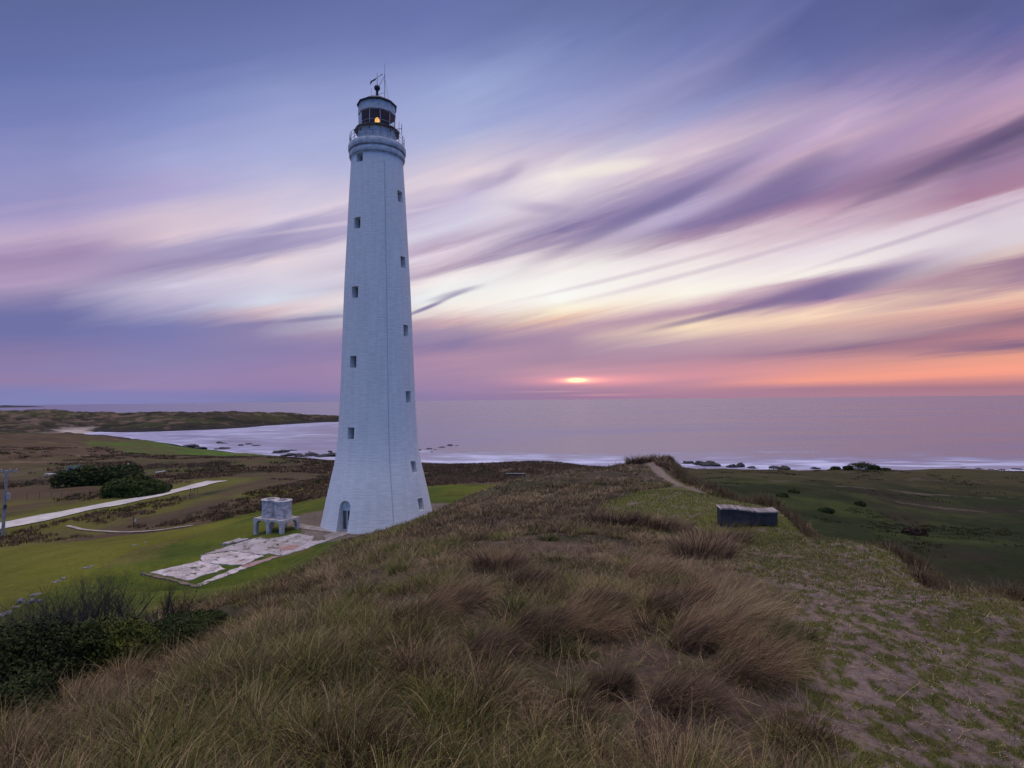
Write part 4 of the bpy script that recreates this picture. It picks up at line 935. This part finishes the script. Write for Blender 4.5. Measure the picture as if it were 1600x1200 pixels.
for s_ in (-1, 1):
    bm = bmesh.new(); bm_box(bm, -1.3, 1.3, s_*.9-.15, s_*.9+.15, .42, .47); bm_obj('seat', bm, M_white, TB, 0)
    bm = bmesh.new(); bm_box(bm, s_*1.0-.05, s_*1.0+.05, -.9, .9, .34, .415); bm_box(bm, s_*1.0-.05, s_*1.0+.05, -.35, -.25, -.1, .715); bm_box(bm, s_*1.0-.05, s_*1.0+.05, .25, .35, -.1, .715); bm_obj('leg', bm, M_rust, TB, 0)
p = at(250, 741, 60); LG = empty('log_seat', p, R(30)); tag(LG, 'pale tilted timber seat on the brown flats right of the dark shrubs', 'bench')
bm = bmesh.new(); bm_tube(bm, (-1.1, 0, .5), (1.2, 0, .75), .16, .14, 8); bm_obj('seat', bm, M_white, LG)
for x in (-.7, .8):
    bm = bmesh.new(); bm_tube(bm, (x, 0, -.1), (x, 0, .5), .08, .08, 6); bm_obj('leg', bm, M_rust, LG)
p = at(209, 819, 60); SG = empty('marker_post', p, 0); tag(SG, 'small dark post with a white marker standing beside the curved track', 'marker post')
bm = bmesh.new(); bm_tube(bm, (0, 0, -.1), (0, 0, 1.0), .07, .06, 8); bm_obj('post', bm, M_dark, SG)
bm = bmesh.new(); bm_box(bm, .08, .32, -.04, 0, .35, .75); bm_obj('marker', bm, M_white, SG, 0, .01)
p = at(201, 730, 60); bm = bmesh.new(); bm_lathe(bm, [(.05, -.1), (.05, .7), (.32, .72), (.36, .95), (.2, 1.1), (.02, 1.15)], 12); o = bm_obj('white_cap_post', bm, M_white, None); o.location = p; tag(o, 'tiny white capped post on the brown flats behind the dark shrubs', 'post')
fence = [(298, 772), (303, 771.5), (309, 771), (42, 781), (62, 779), (80, 778), (96, 777), (112, 776)]
for i, (u_, v_) in enumerate(fence):
    p = at(u_, v_, 60); bm = bmesh.new(); bm_tube(bm, (0, 0, -.1), (random.uniform(-.05, .05), 0, 1.15), .06, .05, 6); o = bm_obj('fence_post', bm, M_rust, None); o.location = p
    tag(o, ('thin fence post by the road end, '+('leftmost', 'middle', 'rightmost')[i]+' of three') if i < 3 else ('faint fence post below the long shrub, '+('leftmost', 'second from left', 'middle', 'second from right', 'rightmost')[i-3]+' of five'), 'post', 'fence posts by the road end' if i < 3 else 'fence posts below the long shrub')

# ------------------------------------------------------------------ island on the horizon
M_isl = simple('far_island_scrub', (.045, .045, .055), .95, .2, .001, 0)
th = np.linspace(0, 1, 60); n_ = 60; a0 = math.atan2(ray(-60, 630).x, 1); a1 = math.atan2(ray(72, 630).x, 1)
V, F = [], []
for j, (fr, hs) in enumerate(((0, 0), (.3, 1), (.7, 1), (1, 0))):
    for i in range(n_):
        a = a0+(a1-a0)*i/(n_-1); rr = 14000+fr*1500; hgt = hs*46*(1-(i/(n_-1))**3)*(.75+.5*vnoise(np.array([i/6.]), np.array([2.]), 3)[0])
        V.append((rr*math.sin(a), rr*math.cos(a), -1+hgt))
for j in range(3):
    for i in range(n_-1): k = j*n_+i; F.append((k, k+1, k+n_+1, k+n_))
tag(link('island', npmesh('island', np.array(V), np.array(F)), M_isl), kind='structure')

# ------------------------------------------------------------------ grass
def blades(root, az, tilt0, curve, L, w, col_, seg, g, face=None):
    n = len(root); s_ = np.linspace(0, 1, seg+1)
    ph = tilt0[:, None]+curve[:, None]*s_[None, :]**1.5
    ds = (L/seg)[:, None]
    hx = np.concatenate([np.zeros((n, 1)), np.cumsum(np.sin((ph[:, 1:]+ph[:, :-1])/2)*ds, 1)], 1)
    hz = np.concatenate([np.zeros((n, 1)), np.cumsum(np.cos((ph[:, 1:]+ph[:, :-1])/2)*ds, 1)], 1)
    cx = root[:, None, 0]+hx*np.sin(az)[:, None]; cy = root[:, None, 1]+hx*np.cos(az)[:, None]; cz = root[:, None, 2]+hz
    c = np.stack([cx, cy, cz], -1)
    fa = np.arctan2(root[:, 0], root[:, 1])+g.normal(size=n)*.9 if face is None else face     # blade flats turn every way
    sv_ = np.stack([np.cos(fa), -np.sin(fa), np.zeros(n)], 1)
    ww = w[:, None]*(1-s_**1.6*.92)[None, :]*.5
    Lf = c-sv_[:, None, :]*ww[..., None]; Rt = c+sv_[:, None, :]*ww[..., None]
    V = np.stack([Lf, Rt], 2).reshape(-1, 3)
    base = (np.arange(n)*(seg+1)*2)[:, None]+(np.arange(seg)*2)[None, :]
    F = np.stack([base, base+1, base+3, base+2], -1).reshape(-1, 4)
    tip = np.array([.30, .22, .125]); k = (s_**2*.32)[None, :, None]
    cc = col_[:, None, :]*(1-k)+tip*k*np.clip(col_.mean(1)/.10, .4, 1.3)[:, None, None]
    return V, F, np.repeat(cc, 2, 1).reshape(-1, 3)
class Acc:
    def __init__(s): s.V, s.F, s.C, s.n = [], [], [], 0
    def add(s, V, F, Cc): s.V.append(V.astype(np.float32)); s.F.append((F+s.n).astype(np.int32)); s.C.append(Cc.astype(np.float32)); s.n += len(V)
    def make(s, name, mat, lab, cat):
        o = link(name, npmesh(name, np.concatenate(s.V), np.concatenate(s.F), True, np.concatenate(s.C)), mat)
        tag(o, lab, cat, kind='stuff'); return o
STRAW, TAN, BROWN, REDB, GREEN, GREEN2 = (np.array(c_) for c_ in ((.30, .215, .115), (.20, .125, .074), (.100, .060, .040), (.105, .052, .030), (.070, .078, .016), (.115, .12, .022)))
SHRUB_P = [(-4.0, 3.9), (-3.75, 4.7), (-3.75, 5.8), (-4.3, 7.6), (-4.7, 9.0), (-6.0, 13.5), (-16, 14.5), (-16, 3.0), (-5, 3.0)]
def grass_zone(x, y):
    r = np.hypot(x, y); op = zone_open(x, y)
    inside = (x < edge_x(y)+.15)
    D = (1-op)*inside
    lawn = pip(x, y, LAWN_P); D = D*(~lawn)
    D = D*(1-.97*pip(x+.4*fbm(x, y, 87, 3), y, SHRUB_P))
    D = D*(np.hypot(x-TX, y-TY) > 10.5)*(y < 75)*(~((x < -17) & (y > 24)))
    D = D*(1-np.exp(-((x+24)**2/90+(y-50)**2/110)))
    D *= sstep(fbm(x*.45, y*.45, 81, 3)+.6*fbm(x*1.8, y*1.8, 82, 2), -.20, .02)*.88+.08
    D *= 1-.8*np.exp(-((x+.35)/.55)**2-((y-3.05)/.35)**2)
    D *= 1-.75*np.exp(-((x-.2)/1.6)**2-((y-7.2)/1.0)**2)*(fbm(x, y, 83, 2) > 0)
    band = (x >= edge_x(y)+.15)*(x < edge_x(y)+np.interp(y, [0, 10, 18, 22, 50], [1.2, 1.3, 1.8, 5, 8]))*(y > 2)
    return np.clip(D, 0, 1), band
def tussocks(acc, n, rmin, rmax, nb, wmul, seg, seed, thl=-49, thr=49, Lmul=1.0):
    g = np.random.default_rng(seed)
    r = np.sqrt(g.random(n)*(rmax**2-rmin**2)+rmin**2); th = np.radians(g.uniform(thl, thr, n)); x, y = r*np.sin(th), r*np.cos(th)
    D, band = grass_zone(x, y); keep = (g.random(n) < D)|(band & (g.random(n) < .9)); x, y, r, band = x[keep], y[keep], r[keep], band[keep]
    m = len(x); z = ter(x, y); size = g.uniform(.55, 1.15, m)*np.where(band, np.where(y < 19, .5, .9), 1)*Lmul
    kind = fbm(x*.55, y*.55, 84, 3)+.22*g.normal(size=m); grn = fbm(x*.12, y*.12, 85, 3)+.25*((x < -4)&(r > 18))+.14*g.normal(size=m)
    base = np.where((kind < -.14)[:, None], BROWN, np.where((kind < .08)[:, None], TAN, STRAW)); base = np.where((g.random(m) < .12)[:, None], REDB, base)
    base = base*((.38+.95*g.beta(1.6, 1.8, m))*np.clip(.92+1.5*fbm(x*.42, y*.42, 97, 3), .5, 1.35))[:, None]
    base = np.where((grn > np.where((x < -3.5) & (r > 14), .05, .22))[:, None], np.where((g.random(m) < .5)[:, None], GREEN, GREEN2), base); base = np.where(band[:, None] & (y < 19)[:, None], REDB*.6+TAN*.6, base)
    wind = np.radians(75+60*fbm(x*.3, y*.3, 86, 2)*2)        # heading the wind lays the blades to
    hf = np.clip(1.0-.55*np.exp(-((x-1.5)/4)**2-((y-9)/6)**2), .4, 1)
    idx = np.repeat(np.arange(m), nb); k = len(idx); rad = g.random(k)**.7*.17*size[idx]*(1+.5*(r[idx] > 12)); pa = g.uniform(0, 2*math.pi, k)
    rx, ry = x[idx]+rad*np.sin(pa), y[idx]+rad*np.cos(pa)
    root = np.stack([rx, ry, z[idx]-.03], 1)
    wx_, wy_ = np.sin(wind[idx])*1.0, np.cos(wind[idx])*1.0; az = np.arctan2(np.sin(pa)*1.0+wx_*.45+g.normal(size=k)*.4, np.cos(pa)*1.0+wy_*.45+g.normal(size=k)*.4)
    t0 = np.abs(g.normal(size=k))*.42+rad*2.0; cu = g.uniform(.4, 2.4, k)
    L = (.14+.42*g.beta(1.4, 2.2, k))*size[idx]*hf[idx]; w = g.uniform(.0022, .0046, k)*wmul(r[idx])
    cc = base[idx]*(1+.30*g.normal(size=k))[:, None]; alt = g.random(k); cc = np.where((alt < .10)[:, None], STRAW*1.2, cc); cc = np.where((alt > .955)[:, None], GREEN, cc)
    acc.add(*blades(root, az, t0, cu, L, w, np.clip(cc, .01, .5), seg, g)); return m
acc = Acc()
tussocks(acc, 900, 1.6, 6.5, 400, lambda r: 1.0+0*r, 6, 101, Lmul=.95)
tussocks(acc, 240, 2.9, 15, 520, lambda r: 1+r/9, 5, 121, Lmul=.95)
tussocks(acc, 2700, 6.0, 16, 120, lambda r: r/5.5, 5, 102)
tussocks(acc, 900, 1.7, 9, 110, lambda r: 1+0*r, 5, 111, Lmul=.55)
tussocks(acc, 5000, 8, 26, 40, lambda r: r/5.5, 4, 112, Lmul=.6)
tussocks(acc, 6500, 16, 34, 46, lambda r: r/5.0, 4, 103)
tussocks(acc, 11000, 34, 72, 22, lambda r: r/5.0, 3, 104)
# two crest tufts against the sea and the round dark tussock in the foreground
g = np.random.default_rng(9)
for (u_, v_, Y, n, rad, Lm, cols_) in ((998, 725, 46, 420, 1.0, .85, TAN*.75), (1048, 729, 44, 500, 1.1, .7, TAN), (1030, 726, 46, 300, .5, .7, TAN), (1075, 738, 42, 400, 1.2, .8, TAN), (1110, 752, 38, 400, 1.2, .7, TAN), (1095, 868, 8.6, 900, .42, .5, TAN), (1120, 840, 11.5, 800, .6, .55, TAN), (965, 812, 15, 900, .8, .5, BROWN), (1030, 815, 15, 900, .8, .5, TAN),
        (955, 1075, 3.5, 1500, .10, .20, BROWN), (1105, 950, 5.2, 1500, .30, .46, TAN), (1060, 1120, 3.3, 900, .18, .34, BROWN*1.2), (930, 960, 5.2, 1400, .20, .34, BROWN), (760, 1040, 4.0, 1200, .18, .30, BROWN*1.2), (640, 1000, 4.7, 1300, .2, .36, TAN*.8), (820, 930, 6.2, 1200, .25, .36, BROWN), (1150, 985, 4.6, 1500, .24, .44, STRAW), (1090, 1030, 4.2, 1500, .24, .46, TAN), (1160, 1075, 3.7, 1200, .20, .42, TAN), (1050, 960, 5.1, 1200, .3, .4, BROWN), (900, 1000, 4.6, 1200, .26, .4, TAN), (1010, 900, 6.6, 1200, .3, .4, TAN), (700, 960, 5.3, 1200, .3, .4, TAN), (830, 1010, 4.4, 1300, .2, .36, BROWN), (780, 890, 7.4, 1200, .3, .4, TAN)):
    d = ray(u_, v_); x, y = d.x*Y, Y; z = gz(x, y); pa = g.uniform(0, 6.283, n); rr = np.sqrt(g.random(n))*rad
    root = np.stack([x+rr*np.sin(pa), y+rr*np.cos(pa), ter(x+rr*np.sin(pa), y+rr*np.cos(pa))-.02], 1)
    bias = 1.7 if rad > .15 and Y < 7 else .35; hero = bias > 1
    az = np.arctan2(np.sin(pa)+bias, np.cos(pa)-.15*bias+g.normal(size=n)*.35)
    acc.add(*blades(root, az, np.abs(g.normal(size=n))*.3+(.35 if hero else .1), g.uniform(.6, 1.8, n) if hero else g.uniform(.4, 1.7, n), Lm*g.uniform(.5, 1.15, n), np.full(n, max(.0032, Y*.0009)), np.clip(cols_*(1+.35*g.normal(size=n))[:, None], .01, .4), 6 if Y < 10 else 3, g))
n = 7500; y = np.exp(g.uniform(math.log(3.5), math.log(52), n)); nearb = y < 20; x = edge_x(y)+g.uniform(-.12, 1, n)**2*np.where(nearb, .9, 5)+.05
nb = 34; idx = np.repeat(np.arange(n), nb); k = len(idx); rx, ry = x[idx]+g.normal(size=k)*.12, y[idx]+g.normal(size=k)*.12
hh = np.where(nearb, g.uniform(.10, .30, n), g.uniform(.30, .80, n)); cb = np.where((g.random(n) < .45)[:, None], REDB*1.1, np.where((g.random(n) < .6)[:, None], TAN, GREEN2*1.1))
acc.add(*blades(np.stack([rx, ry, ter(rx, ry)-.02], 1), g.uniform(0, 6.283, k), np.abs(g.normal(size=k))*.22, g.uniform(.1, .9, k), hh[idx]*g.uniform(.5, 1.1, k), np.maximum(.0028, .0007*np.hypot(rx, ry)), np.clip(cb[idx]*(1+.3*g.normal(size=k))[:, None], .01, .4), 3, g))
# loose litter of dead blades lying on the sand
n = 90000; r = np.sqrt(g.random(n)*(10**2-1.5**2)+1.5**2); th = np.radians(g.uniform(-49, 49, n)); x, y = r*np.sin(th), r*np.cos(th); D, _b = grass_zone(x, y); kp = g.random(n) < np.maximum(D, .45)*(1-.85*zone_open(x, y))*(1-pip(x, y, SHRUB_P)); x, y = x[kp], y[kp]; n = len(x)
acc.add(*blades(np.stack([x, y, ter(x, y)+.003], 1), g.uniform(0, 6.283, n), g.uniform(.7, 1.45, n), g.uniform(-.2, .8, n), g.uniform(.06, .32, n), g.uniform(.0018, .0036, n), np.clip(np.where((g.random(n) < .4)[:, None], STRAW*1.1, TAN)*(1+.35*g.normal(size=n))[:, None], .02, .45), 3, g))
n = 60000; r = np.exp(g.uniform(math.log(1.8), math.log(16), n)); th = np.radians(g.uniform(-25, 49, n)); x, y = r*np.sin(th), r*np.cos(th); kp = (zone_open(x, y) > .3) & (fbm(x*2.2, y*2.2, 96, 3) > -.08); x, y = x[kp], y[kp]; n = len(x); r = np.hypot(x, y)
acc.add(*blades(np.stack([x, y, ter(x, y)+.004], 1), g.uniform(0, 6.283, n), g.uniform(1.1, 1.6, n), g.uniform(-.3, .3, n), g.uniform(.015, .075, n)*np.clip(r/4, 1, 2), .0022*np.clip(r/3, 1, 4), np.clip(np.where((g.random(n) < .5)[:, None], BROWN*.8, STRAW)*(1+.4*g.normal(size=n))[:, None], .01, .5), 2, g))
acc.make('dune_grass', M_grass, 'wind-combed marram grass tussocks in straw, brown and green over the dune ridge', 'dune grass')
# short turf on the trampled shelf
acc = Acc(); n = 420000; r = np.exp(g.uniform(math.log(1.8), math.log(26), n)); th = np.radians(g.uniform(-30, 49, n)); x, y = r*np.sin(th), r*np.cos(th)
op = zone_open(x, y) > .3; x, y = x[op], y[op]; zc = ter(x, y); cg = ground_colour(x, y, zc); kp = (cg[:, 1] > cg[:, 0]*.88) | (g.random(len(x)) < .035); x, y, zc = x[kp], y[kp], zc[kp]; n = len(x); r = np.hypot(x, y)
mixc = g.random(n)[:, None]; cc = GREEN2*mixc+np.array([.13, .12, .04])*(1-mixc)
acc.add(*blades(np.stack([x, y, zc-.004], 1), g.uniform(0, 6.283, n), g.uniform(.1, .9, n), g.uniform(.2, .9, n), g.uniform(.018, .05, n)*np.clip(r/6, 1, 2), .0016*np.clip(r/2.6, 1, 9), np.clip(cc*(1+.25*g.normal(size=n))[:, None], .01, .4), 2, g))
acc.make('turf', M_grass, 'short mossy green turf in patches on the sandy ridge path', 'turf')
# shell grit on the sand
acc = Acc(); n = 26000; r = np.exp(g.uniform(math.log(1.8), math.log(22), n)); th = np.radians(g.uniform(-40, 49, n)); x, y = r*np.sin(th), r*np.cos(th)
keep = ((zone_open(x, y) > .4) | (np.exp(-((x+.35)/.9)**2-((y-3.1)/.6)**2) > .3) | (g.random(n) < .12)) & (fbm(x*1.6, y*1.6, 95, 3) > -.02); x, y = x[keep], y[keep]; n = len(x); r = np.hypot(x, y); z = ter(x, y)
s_ = (g.uniform(.0018, .0062, n)*np.clip(r/5, 1, 2))[:, None]; a = g.normal(size=(n, 3)); a[:, 2] *= .35; a /= np.linalg.norm(a, axis=1)[:, None]; b_ = np.cross(a, g.normal(size=(n, 3))); b_ /= np.linalg.norm(b_, axis=1)[:, None]
c_ = np.stack([x, y, z+.006], 1); ap = c_+np.stack([0*x, 0*x, s_[:, 0]*.7], 1)
V = np.stack([c_-a*s_, c_+b_*s_*.8, c_+a*s_, ap], 1).reshape(-1, 3); i = np.arange(n)[:, None]*4
F = np.concatenate([i+np.array([[0, 1, 3]]), i+np.array([[1, 2, 3]]), i+np.array([[2, 0, 3]])])
acc.add(V, F, np.repeat(np.array([.50, .46, .46])*g.uniform(.5, 1.25, n)[:, None], 4, 0)); acc.make('shell_grit', M_grass, 'white crushed shell fragments scattered over the pinkish sand', 'shell fragments')
# rough heath and low scrub on the flats, hillsides and valley
acc = Acc(); n = 60000; r = np.exp(g.uniform(math.log(62), math.log(420), n)); th = np.radians(g.uniform(-46, 46, n)); x, y = r*np.sin(th), r*np.cos(th); z = ter(x, y)
valley = (x > 16) & (x > y*.28)
behind = (y > 72) & (x < 20) & ~valley
dens = np.where(valley, sstep(fbm(x/10, y/10, 33, 4), .05, .2)*.35, sstep(fbm(x/16, y/16, 88, 4)+.18*(x > -45)*(y > 95)+.12*sstep(-x, 20, 50)*(y > 60)*(y < 100), .0, .16))
dens = np.minimum(dens, .62)*(~pip(x, y, LAWN_P))*(~pip(x, y, FAIR_P))*(pdist(x, y, ROAD_L) > 5)*(pdist(x, y, LOOP_L) > 2.5)*(z > 4)*(np.hypot(x-TX, y-TY) > 12)*((x > -35)|(y > 70))
kp = g.random(n) < dens*.9; x, y, z, valley = x[kp], y[kp], z[kp], valley[kp]; m = len(x); nb = 14; idx = np.repeat(np.arange(m), nb); k = len(idx); r = np.hypot(x, y)[idx]
pal = np.where((g.random(m) < .35)[:, None], BROWN*1.5, np.where((g.random(m) < .5)[:, None], REDB*1.0, np.where((fbm(x/20, y/20, 89, 3) > .03)[:, None], GREEN*.7, TAN*.75))); pal = np.where(valley[:, None], GREEN*.45+BROWN*.15, pal)
spread = np.clip(r/180, .35, 1.6); rx, ry = x[idx]+g.normal(size=k)*spread*.5, y[idx]+g.normal(size=k)*spread*.5
acc.add(*blades(np.stack([rx, ry, ter(rx, ry)-.05], 1), g.uniform(0, 6.283, k), g.uniform(0, .5, k), g.uniform(.1, .8, k), g.uniform(.35, .8, k)*np.clip(r/160, .8, 1.3)*np.where(valley[idx], .45, 1), .0010*r, np.clip(pal[idx]*(1+.22*g.normal(size=k))[:, None], .008, .3), 2, g))
acc.make('heath', M_grass, 'rough brown and dull green heath over the flats and slopes behind the dune', 'heath')
